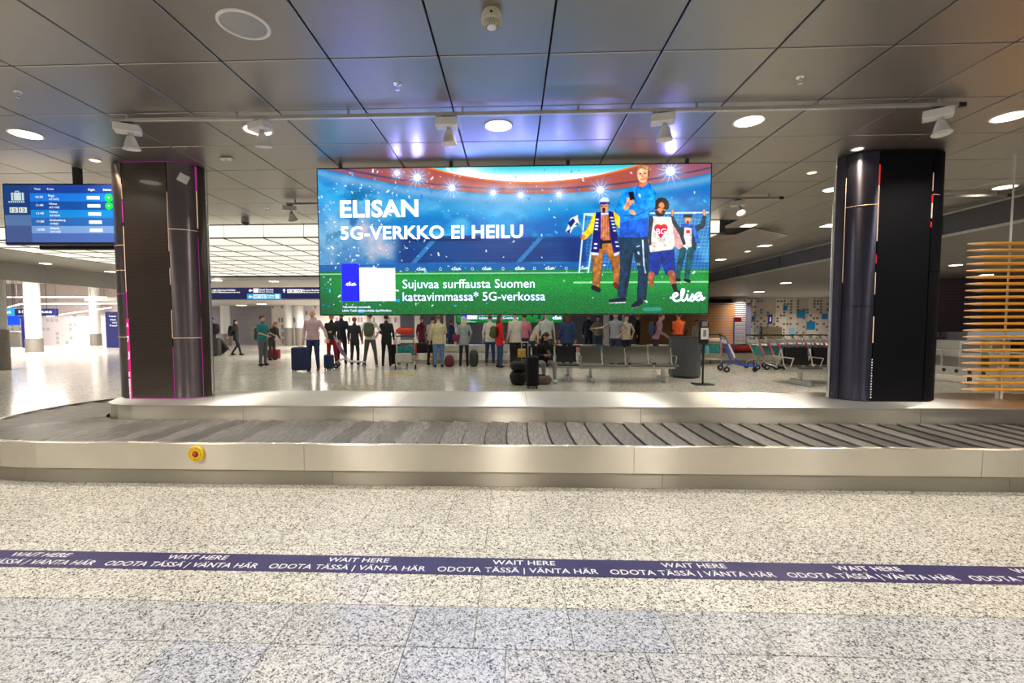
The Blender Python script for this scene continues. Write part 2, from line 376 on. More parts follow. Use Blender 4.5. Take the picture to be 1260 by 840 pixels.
# ---- ceiling: void above, metal tiles 80 cm hung as children
c = MB().box(-14, 8.0, 1.04, 22.5, CEIL+.03, CEIL+.12).build('ceiling', M['plenum']); struct(c)
struct(MB().box(-14, 8.0, -6.5, 1.042, CEIL-.0, CEIL+.12).build('ceiling_front', M['soffit']))
X0, Y0, D = -.536, 3.445, .8
tile = MB().cbox((0, 0, .012), (D-.014, D-.014, .024), .004).mesh('ceiling_tile', M['ctile'])
openings = {(5, 9)}
for j in range(-3, 7):
    for i in range(-15, 10): obj('ceiling_tile', tile, c, (X0+D*(i+.5), Y0+D*(j+.5), CEIL))
for j in range(7, 19):
    for i in range(6, 10):
        if (i, j) == (6, 8): continue
        obj('ceiling_tile', tile, c, (X0+D*(i+.5), Y0+D*(j+.5), CEIL))
m = MB()
for j in range(19, 23):
    for i in range(6, 10): m.box(X0+D*i+.01, X0+D*(i+1)-.01, Y0+D*j+.01, Y0+D*(j+1)-.01, CEIL, CEIL+.02)
o = m.build('ceiling_tile', M['ctile'], c); o['kind'] = 'stuff'
# edge infill along the right fascia and left side
struct(MB().box(X0+D*10+.01, 7.75, 1.045, 22.5, CEIL, CEIL+.025).build('trim_1', M['ctile']))
struct(MB().box(-13.6, X0-D*15-.01, 1.045, 22.5, CEIL-.2, CEIL+.025).build('trim_2', M['soffit']))
# opened ceiling hatch on the right, its panel hanging beside it
h = MB().cbox((0, 0, 0), (.76, .76, .03), .005).build('open_ceiling_panel', M['ctile'], None, loc=(X0+D*7.3, Y0+D*8.5, CEIL-.07)); h.rotation_euler = (0, R_(12), 0)
tag(h, 'tilted grey ceiling panel hanging beside the dark open ceiling hatch', 'panel')
# right fascia (runs in depth) and the lower ceiling beyond it
fz = MB(); fz.box(7.75, 7.80, 1.05, 21.5, 2.99, CEIL+.03); o = struct(fz.build('trim_3', M['soffit_d']))
for k in range(8): MB().cbox((7.742, 1.05+2.55*(k+.5)+.05, 3.175), (.014, 2.53, .33), .003).build('fascia_panel', M['soffit_d'], o)
struct(MB().box(7.735, 7.80, 1.05, 21.5, 2.95, 2.985).build('trim_4', M['alu']))
struct(MB().box(7.735, 7.75, 1.05, 21.5, CEIL-.03, CEIL-.002).build('trim_5', M['alu']))
struct(MB().box(7.80, 33, -2, 36, 2.96, 3.1).build('ceiling_right', mat('dark painted soffit', (.20, .19, .18), .5)))
struct(MB().box(-20.4, 7.80, 21.5, 36, 2.5, 2.65).build('ceiling_back', M['soffit']))
struct(MB().box(4.6, 7.80, 21.5, 21.56, 2.65, CEIL+.1).build('trim_6', M['soffit_d']))
struct(MB().box(-17, -4.0, 16.285, 21.5, 2.94, 3.05).build('ceiling_middle', M['soffit']))
struct(MB().box(-17, 4.6, 21.45, 21.5, 2.5, 2.95).build('trim_7', M['mgrey']))
# left soffit with fascia
struct(MB().box(-13.6, -11.3, 7, 21.5, 3.09, 3.14).build('ceiling_left', M['soffit']))
struct(MB().box(-13.7, -13.6, -2, 16.2, 2.60, 3.4).build('trim_8', M['soffit']))
struct(MB().box(-42, -13.7, -2, 36, 4.0, 4.1).build('ceiling_hall', M['white']))
# ---- luminous ceiling box, panels 80 cm
lum = thing('luminous_ceiling', 'large glowing white panel ceiling box hung behind the left pillar', 'ceiling light', (0, 0, 0))
MB().box(-11.29, 4.02, 9.05, 16.28, 3.125, CEIL-.002).build('box_body', M['dgrey'], lum)
lp = MB().cbox((0, 0, 0), (.752, .752, .02), .003).mesh('light_panel', M['lumi'])
for i in range(19):
    for j in range(9): obj('light_panel', lp, lum, (-10.88+.8*i, 9.47+.8*j, 3.11))
fp = MB().cbox((0, 0, 0), (.785, .014, .225), .003).mesh('side_panel', M['lumi_f'])
for i in range(19): obj('side_panel', fp, lum, (-10.88+.8*i, 9.042, 3.235))
MB().box(-11.3, 4.03, 9.025, 9.05, 3.095, 3.112).build('edge_profile', M['dgrey'], lum)
m = MB(); M['tan'] = mat('tan painted grid', (.30, .26, .19), .7)
for i in range(20): m.box(-11.28+.8*i-.012, -11.28+.8*i+.012, 9.05, 16.27, 3.090, 3.102)
for j in range(1, 10): m.box(-11.28, 4.02, 9.07+.8*j-.016, 9.07+.8*j+.016, 3.091, 3.102)
o = m.build('frame_grid', M['tan'], lum); o['kind'] = 'stuff'
# ---- walls
w = struct(MB().box(-.02, 14, 0, .3, 0, 3.0).build('wall_right', M['patR'], loc=(14.9, 32, 0)))
for px, py, sx, sy, mk in ((930, 192, 64, 62, 'wtile'), (733, 55, 28, 38, 'wtile'), (855, 102, 60, 60, 'wtile'), (1038, 120, 40, 40, 'wtile'), (787, 235, 44, 50, 'wtile2'), (482, 140, 18, 36, 'wtile'), (510, 225, 28, 34, 'wtile2'), (552, 280, 20, 24, 'wtile')):
    q = at(850+px/6.3, 370+py/6.3, 31.98) - Vector((14.9, 32, 0)); k = 31.98/571/6.3
    MB().cbox((q.x, -.02, q.z), (sx*k, .04, sy*k), .004).build('wall_tile', M[mk], w)
q = at(948.5, 392.5, 31.9) - Vector((14.9, 32, 0)); MB().cbox((q.x, -.03, q.z), (.27, .04, .62), .005).build('wall_sign', M['navy'], w)
letters('i', (q.x-.03, -.055, q.z-.15), .05, .3, M['letterlit'], w, .03)
q = at(950, 408.5, 31.8) - Vector((14.9, 32, 0)); MB().cbox((q.x, -.10, .52), (1.3, .2, 1.06), .01).build('wall_cabinet', M['olive'], w)
struct(MB().box(15.0, 26, 17.6, 17.9, 1.05, 2.96).build('wall_right_purple', M['purple']))
struct(MB().box(-42, -20.5, 29.7, 30.0, 0, 2.02).build('wall_left', M['patL']))
struct(MB().box(-42, -20.5, 29.4, 29.7, 2.02, 4.0).build('wall_left_bulkhead', mat('brown glossy bulkhead', (.42, .36, .36), .25)))
struct(MB().box(-20.5, -15.6, 29.6, 30.0, 0, 2.6).build('wall_back_slatted', M['lilac']))
m_pb = pattern('printed back wall', (.82, .76, .74), (.34, .28, .30), 5.0, 2.2, .6, (.60, .56, .64))
struct(MB().box(-15.6, -7.2, 29.6, 30.0, 0, 2.6).build('wall_back_printed', m_pb))
struct(MB().box(-7.2, 14.9, 29.6, 30.0, 0, 2.6).build('wall_back_grey', M['greyw']))
for x in (-20.5, -19.4, -18.4, -17.4, -16.4):
    pass
for k in range(7): struct(MB().box(-20.4, -15.7, 29.57, 29.6, .3+.33*k, .33+.33*k).build('trim_9', M['mgrey']))
# white door frames in the grey back wall
for k, (px, wpx) in enumerate(((513.5, 7), (547, 3), (560.5, 3), (746, 7), (768, 5))):
    q = at(px, 400, 29.5); w2 = wpx*29.5/571/2
    struct(MB().box(q.x-w2, q.x+w2, 29.5, 29.6, 0, 2.5).build('door_frame_%d' % (k+1), M['white']))
# unseen closing walls of the far halls
struct(MB().box(-42, 34, 36, 36.2, 0, 4.1).build('wall_far', M['soffit']))
# ---- free-standing round columns of the far hall
def round_col(x, y, r, h, zb, label, mc='colw'):
    t = thing('round_column', label, 'column', (x, y, 0))
    MB().lathe([(r, zb), (r, h)], 28).build('shaft', M[mc], t, True)
    MB().lathe([(r+.03, 0), (r+.03, zb)], 28).build('plinth', M['colb'], t, True)
round_col(-23.75, 22.2, .31, 4.0, .68, 'white round column with brown plinth at far left, beside the navy signs')
round_col(-26.5, 28.6, .27, 4.0, .75, 'slim white round column in front of the white printed wall')
round_col(-16.1, 13.7, .42, 3.9, 1.24, 'white column cut by the left frame edge with tall dark plinth')
round_col(-17.9, 28.4, .27, 2.5, .75, 'pale column behind the woman with the black backpack, left of grey slatted wall')
round_col(-13.9, 28.4, .24, 2.5, 1.1, 'left one of two close columns behind the gap between teal shirt and pink shirt')
round_col(-13.2, 28.4, .24, 2.5, 1.1, 'right one of two close columns behind the gap between teal shirt and pink shirt')

# ================================================================== BAGGAGE CAROUSEL
def stadium(r, s, cx0, cx1, cy):
    """point and outward normal at arc length fraction along a stadium; s in metres, starting bottom left going right"""
    L = cx1-cx0; A = math.pi*r; P = 2*L+2*A; s %= P
    if s < L: return (cx0+s, cy-r), (0, -1)
    s -= L
    if s < A: a = -math.pi/2+s/r; return (cx1+r*math.cos(a), cy+r*math.sin(a)), (math.cos(a), math.sin(a))
    s -= A
    if s < L: return (cx1-s, cy+r), (0, 1)
    s -= L; a = math.pi/2+s/r; return (cx0+r*math.cos(a), cy+r*math.sin(a)), (math.cos(a), math.sin(a))
def per(r, cx0, cx1): return 2*(cx1-cx0)+2*math.pi*r
def skirt(r, s0, s1, z0, z1, cx0, cx1, cy, th=.02, lip=0.0, ins=0.0):
    n = max(2, int((s1-s0)/.18)); m = MB(); vs = []
    for i in range(n+1):
        (x, y), (a, b) = stadium(r, s0+(s1-s0)*i/n, cx0, cx1, cy)
        e = .004
        for d, z in ((0, z0+e), (0, z1-e), (-e, z1), (-th-lip, z1), (-th-lip, z1-.012), (-th, z1-.012), (-th, z0), (-e, z0)): vs.append((x+a*(d-ins), y+b*(d-ins), z))
    k = 8; fs = [(i*k+j, i*k+(j+1) % k, (i+1)*k+(j+1) % k, (i+1)*k+j) for i in range(n) for j in range(k)]
    fs += [tuple(range(k-1, -1, -1)), tuple(range(n*k, n*k+k))]
    m.add(vs, fs); return m
def seams(r, cx0, cx1, first, step):
    """cut positions; straight front first"""
    P = per(r, cx0, cx1); s = first; out = []
    while s < first+P-step*.5: out.append(s); s += step
    out.append(first+P); return out
def carousel(name, label, cx0, cx1, cy, ro, ri, zb, zi, single=True, offs=0.0):
    t = thing(name, label, 'baggage carousel', (0, 0, 0))
    zs = zb+.025
    cuts = seams(ro, cx0, cx1, offs, 2.9)
    for a, b in zip(cuts, cuts[1:]):
        skirt(ro, a+.0015, b-.0015, .132, zs, cx0, cx1, cy, .02, .03).build('side_panel', M['steel'], t)
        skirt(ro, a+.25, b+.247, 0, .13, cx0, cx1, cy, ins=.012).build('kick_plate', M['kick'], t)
    cuts = seams(ri, cx0, cx1, offs+.3, 2.95)
    for a, b in zip(cuts, cuts[1:]):
        skirt(ri, a+.002, b-.002, zb-.03, zi-.004, cx0, cx1, cy).build('island_panel', M['steel'], t)
    # top plates of the island
    xs = [cx0-ri-.01] + [cx0+ri*.2+1.47*k for k in range(1, int((cx1-cx0)/1.47))] + [cx1+ri+.01]
    r = ri+.012
    for a, b in zip(xs, xs[1:]):
        lo = []; hi = []
        n = 14
        for k in range(n+1):
            x = a+.0015+(b-a-.003)*k/n
            if x < cx0: hh = math.sqrt(max(0, r*r-(x-cx0)**2))
            elif x > cx1: hh = math.sqrt(max(0, r*r-(x-cx1)**2))
            else: hh = r
            lo.append((x, cy-hh)); hi.append((x, cy+hh))
        MB().prism(lo+hi[::-1], zi-.004, zi+.006).build('top_plate', M['steel_t'], t)
    # belt bed and slats
    rm = (ro+ri)/2; wd_ = ro-ri-.055
    m = MB(); n = 120; vs = []
    for i in range(n):
        s = i/n
        for rr, z in ((ro-.03, .02), (ro-.03, zb-.03), (ri+.005, zb-.03), (ri+.005, .02)):
            (x, y), _ = stadium(rr, s*per(rr, cx0, cx1), cx0, cx1, cy); vs.append((x, y, z))
    # use matched angles instead of fractions: build from mid-path
    vs = []
    for i in range(n):
        (x, y), (a, b) = stadium(rm, i/n*per(rm, cx0, cx1), cx0, cx1, cy)
        for d, z in ((ro-.035-rm, .02), (ro-.035-rm, zb-.028), (ri+.005-rm, zb-.028), (ri+.005-rm, .02)): vs.append((x+a*d, y+b*d, z))
    m.add(vs, [(i*4+j, i*4+(j+1) % 4, ((i+1) % n)*4+(j+1) % 4, ((i+1) % n)*4+j) for i in range(n) for j in range(4)])
    m.build('belt_bed', M['rubber_e'], t)
    P = per(rm, cx0, cx1); N = int(P/.205); pitch = P/N
    def slat(m, T, cur):
        m.T = T; vs = []; nn = 7; w2 = pitch*(1.42 if cur else 1.2)
        for i in range(nn+1):
            v = -.5+i/nn; bow = .010*(1-4*v*v)
            for x, z in ((0, .013), (0, .001), (w2, -.013), (w2, -.006), (pitch-.012, -.003)):
                vs.append((x-bow+(.02 if abs(v) > .45 and x == 0 else 0), v*wd_, z))
        fs = [(i*5+j, i*5+(j+1) % 5, (i+1)*5+(j+1) % 5, (i+1)*5+j) for i in range(nn) for j in range(5)]
        fs += [(4, 3, 2, 1, 0), tuple(range(nn*5, nn*5+5))]
        m.add(vs, [q_ for k_, q_ in enumerate(fs) if k_ >= nn*5 or k_ % 5 != 3], 0); m.add([], [], 0)
        bb = len(m.v)-len(vs); m.f += [tuple(bb+i_ for i_ in q_) for k_, q_ in enumerate(fs) if k_ < nn*5 and k_ % 5 == 3]; m.m += [1]*nn
        return
        m.add(vs, fs, 0)
    sm_ = {}
    if single:
        for c_ in (0, 1):
            m = MB(); slat(m, Matrix.Identity(4), c_); sm_[c_] = m.mesh('belt_slat', [M['rubber'], M['rubber_e']], True)
    m = MB()
    for i in range(N):
        s = i*pitch; (x, y), (a, b) = stadium(rm, s, cx0, cx1, cy)
        th = math.atan2(b, a)+math.pi/2   # direction of travel
        (x2, y2), (a2, b2) = stadium(rm, s+pitch, cx0, cx1, cy)
        cur = not (abs(b) > .999 and abs(b2) > .999)
        if single:
            o = obj('belt_slat', sm_[int(cur)], t, (x, y, zb+.004+.0004*(i % 2)), th)
        else: slat(m, Matrix.Translation((x, y, zb+.004)) @ Matrix.Rotation(th, 4, 'Z'), cur)
    if not single:
        m.T = Matrix.Identity(4); o = m.build('belt_slat', [M['rubber'], M['rubber_e']], t, True); o['kind'] = 'stuff'
    return t
ZI, ZB = .515, .345
CX0, CX1, CY = -4.35, 8.0, 5.6
car = carousel('baggage_carousel', 'long steel baggage carousel with dark slatted belt in the foreground, pillars standing on it', CX0, CX1, CY, 1.6, .53, ZB, ZI, True, 1.05+1.45)
# emergency stop button on the front
def estop(parent_label, x, y, z, sc=1.0):
    t = thing('emergency_stop_button', parent_label, 'emergency button', (x, y, z))
    MB().lathe([(.072*sc, .0), (.072*sc, -.012*sc), (.066*sc, -.018*sc), (.024*sc, -.018*sc)], 32, axis='y').build('collar', M['yellow'], t, True)
    MB().lathe([(.027*sc, -.016*sc), (.027*sc, -.022*sc), (.02*sc, -.022*sc)], 24, axis='y').build('socket', M['rubber_e'], t, True)
    MB().lathe([(.019*sc, -.018*sc), (.019*sc, -.034*sc), (.014*sc, -.04*sc)], 24, axis='y').build('push_knob', M['red'], t, True)
    if sc == 1.0:
        bl = mat('black print', (.03, .025, .01), .5)
        for i, ch in enumerate('STOP HÄTÄSEIS PYSÄYTÄ '):
            a = math.pi*.5-2*math.pi*i/22
            if ch == ' ': continue
            o = letters(ch, (.046*math.cos(a), -.0186, .046*math.sin(a)), .0075, .011, bl, t, .02, left=True)
            o.rotation_euler = (0, math.pi/2-a, 0)
q = at(242, 558, 4.0); estop('yellow ring with red emergency stop button on the front side panel of the near carousel', q.x, 3.999, q.z)
m = MB(); rg2 = random.Random(12)
for px, py, n in ((1190, 566, 7), (1198, 576, 5), (1243, 574, 9), (1250, 569, 5)):
    for k in range(n):
        q = at(px+rg2.uniform(-7, 7), py+rg2.uniform(-4, 4), 4.0); m.T = Matrix.Translation((q.x, 3.9995, q.z)) @ Matrix.Rotation(rg2.uniform(-1, 1.2), 4, 'Y'); m.box(-rg2.uniform(.003, .016), .004, -.0004, .0002, -.0008, .0008)
m.build('scratch_marks', M['white'], car)['kind'] = 'stuff'
# far carousel
car2 = carousel('baggage_carousel', 'second baggage carousel in the far background behind the waiting people', -3.0, 11.0, 17.6, 1.6, .53, ZB, ZI+.05, False, 1.0)
q = at(530, 437.5, 16.0); estop('small yellow emergency button on the far carousel, left of the jeans of the beige coat', q.x, 15.99, .25, .9)

# ================================================================== PILLARS WRAPPED IN DISPLAYS
def pillar(x, left):
    y = 5.73; hl, r = (.275 if left else .292), .27; z0, z1 = ZI+.0065, CEIL-.001
    t = thing('display_pillar', ('left' if left else 'right')+(' oval pillar clad in dotted dark brown display panels, white square tag near its top' if left else ' oval pillar clad in plain black display panels with red seam lights'), 'pillar', (x, y, 0))
    def arc(sx, a0, a1, rr, n): return [(sx*(hl+rr*math.sin(R_(a0+(a1-a0)*k/n))), -rr*math.cos(R_(a0+(a1-a0)*k/n))) for k in range(n+1)]
    def shell(name, pts, za, zb_, mt, th=.02):
        m = MB(); n = len(pts); vs = []
        for i, (px, py) in enumerate(pts):
            q0 = pts[max(0, i-1)]; q1 = pts[min(n-1, i+1)]; dx, dy = q1[0]-q0[0], q1[1]-q0[1]; L = math.hypot(dx, dy) or 1
            nx, ny = -dy/L, dx/L
            if nx*px*0+ny*py < 0 and abs(py) > .02 or (abs(py) <= .02 and nx*px < 0): nx, ny = -nx, -ny
            for a, b in ((0, za), (0, zb_), (-th, zb_), (-th, za)): vs.append((px+nx*a, py+ny*a, b))
        fs = [(i*4+j, i*4+(j+1) % 4, (i+1)*4+(j+1) % 4, (i+1)*4+j) for i in range(n-1) for j in range(4)]
        fs += [(3, 2, 1, 0), tuple(range((n-1)*4, n*4))]
        m.add(vs, fs); return m.build(name, mt, t, True)
    core = []
    for k in range(17): core.append((hl+(r-.03)*math.sin(R_(180*k/16)), -(r-.03)*math.cos(R_(180*k/16))))
    for k in range(17): core.append((-hl-(r-.03)*math.sin(R_(180*k/16)), (r-.03)*math.cos(R_(180*k/16))))
    MB().prism(core, z0, z1).build('core', M['rubber_e'], t)
    inner = 1 if left else -1   # side facing the middle of the hall
    face = M['ledpanel'] if left else M['ledblack']
    shell('front_panel', [(-hl+.006, -r), (hl-.006, -r)], z0+.01, z1-.012, face)
    cut_in = [z0+.01, 1.262, 2.565, z1-.012] if left else [z0+.01, 1.62, 2.76, z1-.012]
    for a, b in zip(cut_in, cut_in[1:]):
        shell('curved_panel', arc(inner, 1.2, 66, r, 12), a+.003, b-.003, M['curved'] if left else M['curvedR'])
    shell('rear_side_panel', arc(inner, 67.5, 96, r, 6), z0+.01, z1-.012, M['ledpanel'] if left else M['curvedR'])
    cut_o = [z0+.01, 1.275, 1.80, 2.08, 2.38, z1-.012] if left else [z0+.01, 2.0, 2.86, z1-.012]
    for a, b in zip(cut_o, cut_o[1:]):
        shell('curved_panel', arc(-inner, 1.2, 100, r, 14), a+.003, b-.003, M['curved'] if left else M['ledblack'])
    shell('back_panel', [(-hl-.1, r), (hl+.1, r)], z0+.01, z1-.012, M['black'])
    # chrome edge on the inner side
    a = R_(97); cxp = inner*(hl+r*math.sin(a)); cyp = -r*math.cos(a)
    MB().tube([(cxp, cyp+.01, z0), (cxp, cyp+.01, z1)], .022, 10).build('edge_trim', M['chrome'], t, True)
    a = R_(101); cxp = -inner*(hl+r*math.sin(a)); cyp = -r*math.cos(a)
    MB().tube([(cxp, cyp+.01, z0), (cxp, cyp+.01, z1)], .018, 10).build('edge_trim', M['chrome'], t, True)
    # lit seams between the panels
    def seam(ang, side, za, zb_, mt, w_=.009):
        a = R_(ang); px, py = side*(hl+(r+.001)*math.sin(a)), -(r+.001)*math.cos(a)
        o = MB().cbox((0, 0, 0), (w_, .006, zb_-za), .001).build('lit_seam', mt, t, loc=(px, py, (za+zb_)/2)); o.rotation_euler = (0, 0, side*a)
    def hseam(side, z, mt, a0=1, a1=66):
        pts = [(p[0], p[1], z) for p in arc(side, a0, a1, r+.002, 12)]
        MB().tube(pts, .0026, 4).build('lit_seam', mt, t)
    if left:
        for za, zb_, k, w_ in ((z0, 1.5, 'pink', .03), (1.5, 1.82, 'leakm', .008), (1.82, 2.6, 'leakw', .007), (2.65, 2.9, 'leakm', .01), (2.92, 3.1, 'leakw', .006)):
            seam(0, -1, za, zb_, M[k], w_)
        for za, zb_, k in ((z0, 1.15, 'leakm'), (1.26, 1.6, 'leakw'), (1.9, 2.1, 'leakw'), (2.3, 3.0, 'leakw')): seam(0, 1, za, zb_, M[k], .0045)
        for za, zb_, k, w_ in ((z0, 1.5, 'leakm', .004), (1.7, 2.5, 'leakm', .003), (2.6, 3.05, 'leakw', .012), (3.05, 3.34, 'leakm', .022)): seam(66.8, 1, za, zb_, M[k], w_)
        hseam(1, 1.262, M['leakw']); hseam(1, 2.565, M['leakw'])
        hseam(-1, 1.275, M['leakw'], 1, 60); hseam(-1, 1.80, M['leakm'], 1, 60); hseam(-1, 2.08, M['leakw'], 1, 60); hseam(-1, 2.38, M['leakw'], 1, 60)
        for zz in (z0+.006, z1-.008):
            MB().tube([(-hl, -r-.002, zz), (hl, -r-.002, zz)] + [(p[0], p[1], zz) for p in arc(1, 4, 66, r+.002, 12)], .0025, 4).build('lit_seam', M['leakm'], t)
        for zz, s, ww in ((1.42, 'A', .022), (1.24, '7', .022), (1.05, 'J', .022)):
            letters(s, (-hl-.012, -r-.006, zz-.02), ww, .07 if zz < 1.4 else .05, M['letterlit'], t, .03)
        m = MB(); rg = random.Random(5)
        for k in range(16):
            zz = .84-.021*k-(.02 if k > 2 else 0); wv = rg.choice((.010, .016, .020)); m.box(-hl-.006-wv/2, -hl-.004+wv/2, -r-.0055, -r-.0045, zz, zz+.011)
        m.build('printed_mark', M['letterlit'], t)
        a = R_(38); o = MB().cbox((0, 0, 0), (.11, .004, .10), .001).build('square_tag', M['white'], t, loc=(hl+(r+.004)*math.sin(a), -(r+.004)*math.cos(a), 3.17)); o.rotation_euler = (0, R_(24), a)
        o['label'] = 'white square tag'
    else:
        for za, zb_, k, w_ in ((2.98, 3.2, 'leakr', .012), (2.35, 2.97, 'leakw', .008), (2.1, 2.2, 'leakr', .008), (1.75, 2.0, 'leakw', .006), (1.2, 1.5, 'leakw', .008)): seam(0, -1, za, zb_, M[k], w_)
        for za, zb_, k, w_ in ((2.9, 3.1, 'leakw', .006), (2.78, 2.86, 'leakr', .014), (2.6, 2.77, 'leakw', .012), (2.50, 2.56, 'leakr', .014)): seam(0, 1, za, zb_, M[k], w_)
        seam(66.8, -1, 1.9, 3.1, M['leakw'], .004)
        hseam(-1, 2.76, M['leakw']); hseam(1, 2.86, M['leakw'], 1, 20)
        m = MB(); rg = random.Random(9)
        for k in range(15):
            zz = 1.0-.031*k; wv = rg.choice((.008, .012, .016)); m.box(-hl-wv/2, -hl+wv/2, -r-.004, -r-.003, zz, zz+.013)
        m.build('printed_mark', M['letter'], t)
    MB().prism([(p[0]*1.02, p[1]*1.03) for p in core], z0, z0+.008).build('base_ring', M['dgrey'], t)
pillar(-4.378, True); pillar(4.407, False)

# ================================================================== LED BILLBOARD
AW, AH = 482.0, 182.0
def artwork(NW, NH):
    U, V = np.meshgrid((np.arange(NW)+.5)*AW/NW, (np.arange(NH)+.5)*AH/NH)
    rg = np.random.RandomState(4)
    def vnoise(sx, sy, seed):
        r = np.random.RandomState(seed); g = r.rand(int(AH/sy)+3, int(AW/sx)+3)
        x = U/sx; y = V/sy; xi = x.astype(int); yi = y.astype(int); fx = x-xi; fy = y-yi
        fx = fx*fx*(3-2*fx); fy = fy*fy*(3-2*fy)
        return (g[yi, xi]*(1-fx)+g[yi, xi+1]*fx)*(1-fy)+(g[yi+1, xi]*(1-fx)+g[yi+1, xi+1]*fx)*fy
    def fbm(s, seed, ax=1.0): return sum(vnoise(s*ax/2**k, s/2**k, seed+k)*.5**k for k in range(4))/1.875
    def sst(a, b, x): t = np.clip((x-a)/(b-a), 0, 1); return t*t*(3-2*t)
    C3 = lambda c: np.array(c, float)/255
    img = np.zeros((NH, NW, 3))
    def lay(a, c): 
        nonlocal img
        a = np.clip(a, 0, 1)[..., None]; img = img*(1-a)+C3(c)*a
    img[:] = C3((6, 104, 164))
    lay(sst(60, 128, V)*.6, (14, 80, 140)); lay(sst(.45, .75, fbm(46, 11, 1.6))*.55, (70, 180, 222)); lay(sst(.45, .75, fbm(24, 21, 1.5))*.55*(V < 128), (150, 205, 228))
    lay(np.exp(-((U-40)/72)**2-((V-92)/40)**2)*(.5+.9*sst(.35,.65,fbm(34, 31)))*1.0, (182, 178, 190)); lay(np.exp(-((U-30)/70)**2-((V-50)/40)**2)*sst(.55,.7,fbm(22, 35)), (10, 90, 130)); lay(np.exp(-((U-210)/120)**2-((V-48)/14)**2)*.55, (140, 195, 215))
    lay(np.exp(-((U-470)/40)**2-((V-75)/30)**2)*.4, (20, 70, 130))
    # stands
    st = sst(84, 90, V)*(1-sst(116, 120, V)); rowsn = .5+.5*np.sin(V*2.6)
    lay(st*sst(88, 110, U)*(1-sst(320, 345, U))*.82, (12, 48, 98)); lay(st*(rowsn > .6)*sst(100, 120, U)*(1-sst(300, 320, U))*.25, (60, 120, 170))
    for u0 in (139, 270): lay((np.abs(U-(u0-(V-96)*.9)) < 3.4)*st*.65, (84, 150, 190))
    lay(((V > 84) & (V < 91) & (U > 110) & (U < 205))*.6, (8, 38, 78))
    # white haze lines under roof, roof ring, opening to the sky
    low = 34-((U-269)**2)*5.07e-4; rim = 18.7-19*((U-269)/127)**2
    lay(np.exp(-((V-low-7)/6.5)**2)*.75, (150, 175, 200)); lay(np.exp(-((V-low-15)/8)**2)*.35, (70, 130, 180))
    roof = 1-sst(-1.2, 1.2, V-low); lay(roof, (158, 92, 84)); lay(roof*sst(.4, .8, fbm(30, 41, 2))*.6, (196, 138, 124)); lay(roof*np.clip((120-U)/120, 0, 1)*.75, (112, 98, 140)); lay(roof*np.clip((U-380)/90, 0, 1)*.6, (120, 84, 110))
    lay(roof*np.exp(-((V-low+6)/1.0)**2)*.8, (50, 70, 110))
    lay(1-sst(-1, 1, V-rim-2.2), (215, 116, 50)); sky = 1-sst(-.8, .8, V-rim)
    lay(sky, (205, 236, 238)); lay(sky*np.clip(1-V/13, 0, 1)*.9, (50, 170, 185)); lay(sky*np.exp(-((U-185)/30)**2)*.6, (240, 250, 250))
    lay(np.exp(-((U-230)/70)**2-((V-26)/9)**2)*.5*(fbm(20, 51)+.3), (240, 240, 245))
    # advertising strip, grass
    lay((V > 119.5) & (V < 128), (22, 96, 148)); g = V > 127.5
    lay(g*1.0, (18, 112, 62)); lay(g*sst(127, 140, V)*(1-sst(140, 165, V))*.5, (52, 160, 70)); lay(g*sst(150, 182, V)*.45, (8, 70, 44))
    gn = rg.rand(NH, NW); lay(g*(gn > .72)*.35, (90, 190, 100)); lay(g*(gn < .3)*.38, (4, 62, 36)); lay(g*np.clip((40-U)/40, 0, 1)*.5, (10, 80, 70))
    lay((np.abs(V-131.3) < .7)*(U < 330)*.8, (170, 215, 190)); lay((np.abs(V-143.5) < .8)*(U > 318)*.75, (190, 225, 190)); lay((np.abs(V-131) < .6)*(U > 330)*.6, (170, 215, 190))
    lay((np.abs(V-150-(U-150)*.0) < .4)*0.0, (255, 255, 255))
    # goal
    for (a, b, c, d) in ((331, 59, 480, 59), (331, 59, 325, 131), (345, 62, 333, 60), (336, 131, 345, 62)):
        L2 = (c-a)**2+(d-b)**2; tt = np.clip(((U-a)*(c-a)+(V-b)*(d-b))/L2, 0, 1); lay(1-sst(.5, 1.4, np.hypot(U-a-tt*(c-a), V-b-tt*(d-b))), (205, 225, 235))
    net = ((np.mod(U+V*.15, 4.2) < .7) | (np.mod(V, 4.2) < .7)) & (V > 60) & (V < 130) & (U > 333)
    lay(net*.32, (215, 230, 240))
    # floodlights
    for u, v, s in ((125, 12, 1.25), (100, 6, .8), (168, 25, 1.1), (219, 32, .8), (253, 35, .8), (300, 35, .8), (350, 30, 1.2), (434, 8.5, 1.6)):
        d = np.hypot(U-u, V-v); lay(np.exp(-(d/(9*s))**2)*.75, (150, 190, 250)); lay(np.exp(-(d/(1.8*s))**2)*1.1, (255, 255, 255))
        for k in range(6):
            a = k*math.pi/6+.2; pd = np.abs((U-u)*math.sin(a)-(V-v)*math.cos(a)); lay(np.exp(-(pd/.55)**2)*np.exp(-(d/(8*s))**2)*.9, (255, 255, 255))
    # confetti
    for _ in range(520):
        u = abs(rg.randn())*90 if rg.rand() < .7 else rg.rand()*AW; v = rg.rand()*AH*.95
        if u > AW-4 or (100 < u < 288 and 132 < v < 168) or (24 < u < 130 and 34 < v < 62 and rg.rand() < .6) or (24 < u < 262 and 66 < v < 90 and rg.rand() < .75): continue
        s = rg.choice([.5, .7, 1.0, 1.5], p=[.4, .35, .18, .07]); a = rg.rand()*3; c = [(235, 245, 255), (90, 190, 240), (240, 240, 240), (20, 120, 200)][rg.randint(4)]
        x0 = int((u-3)*NW/AW); y0 = int((v-3)*NH/AH); x0 = max(0, x0); y0 = max(0, y0); x1 = x0+int(6*NW/AW); y1 = y0+int(6*NH/AH)
        uu = U[y0:y1, x0:x1]-u; vv = V[y0:y1, x0:x1]-v
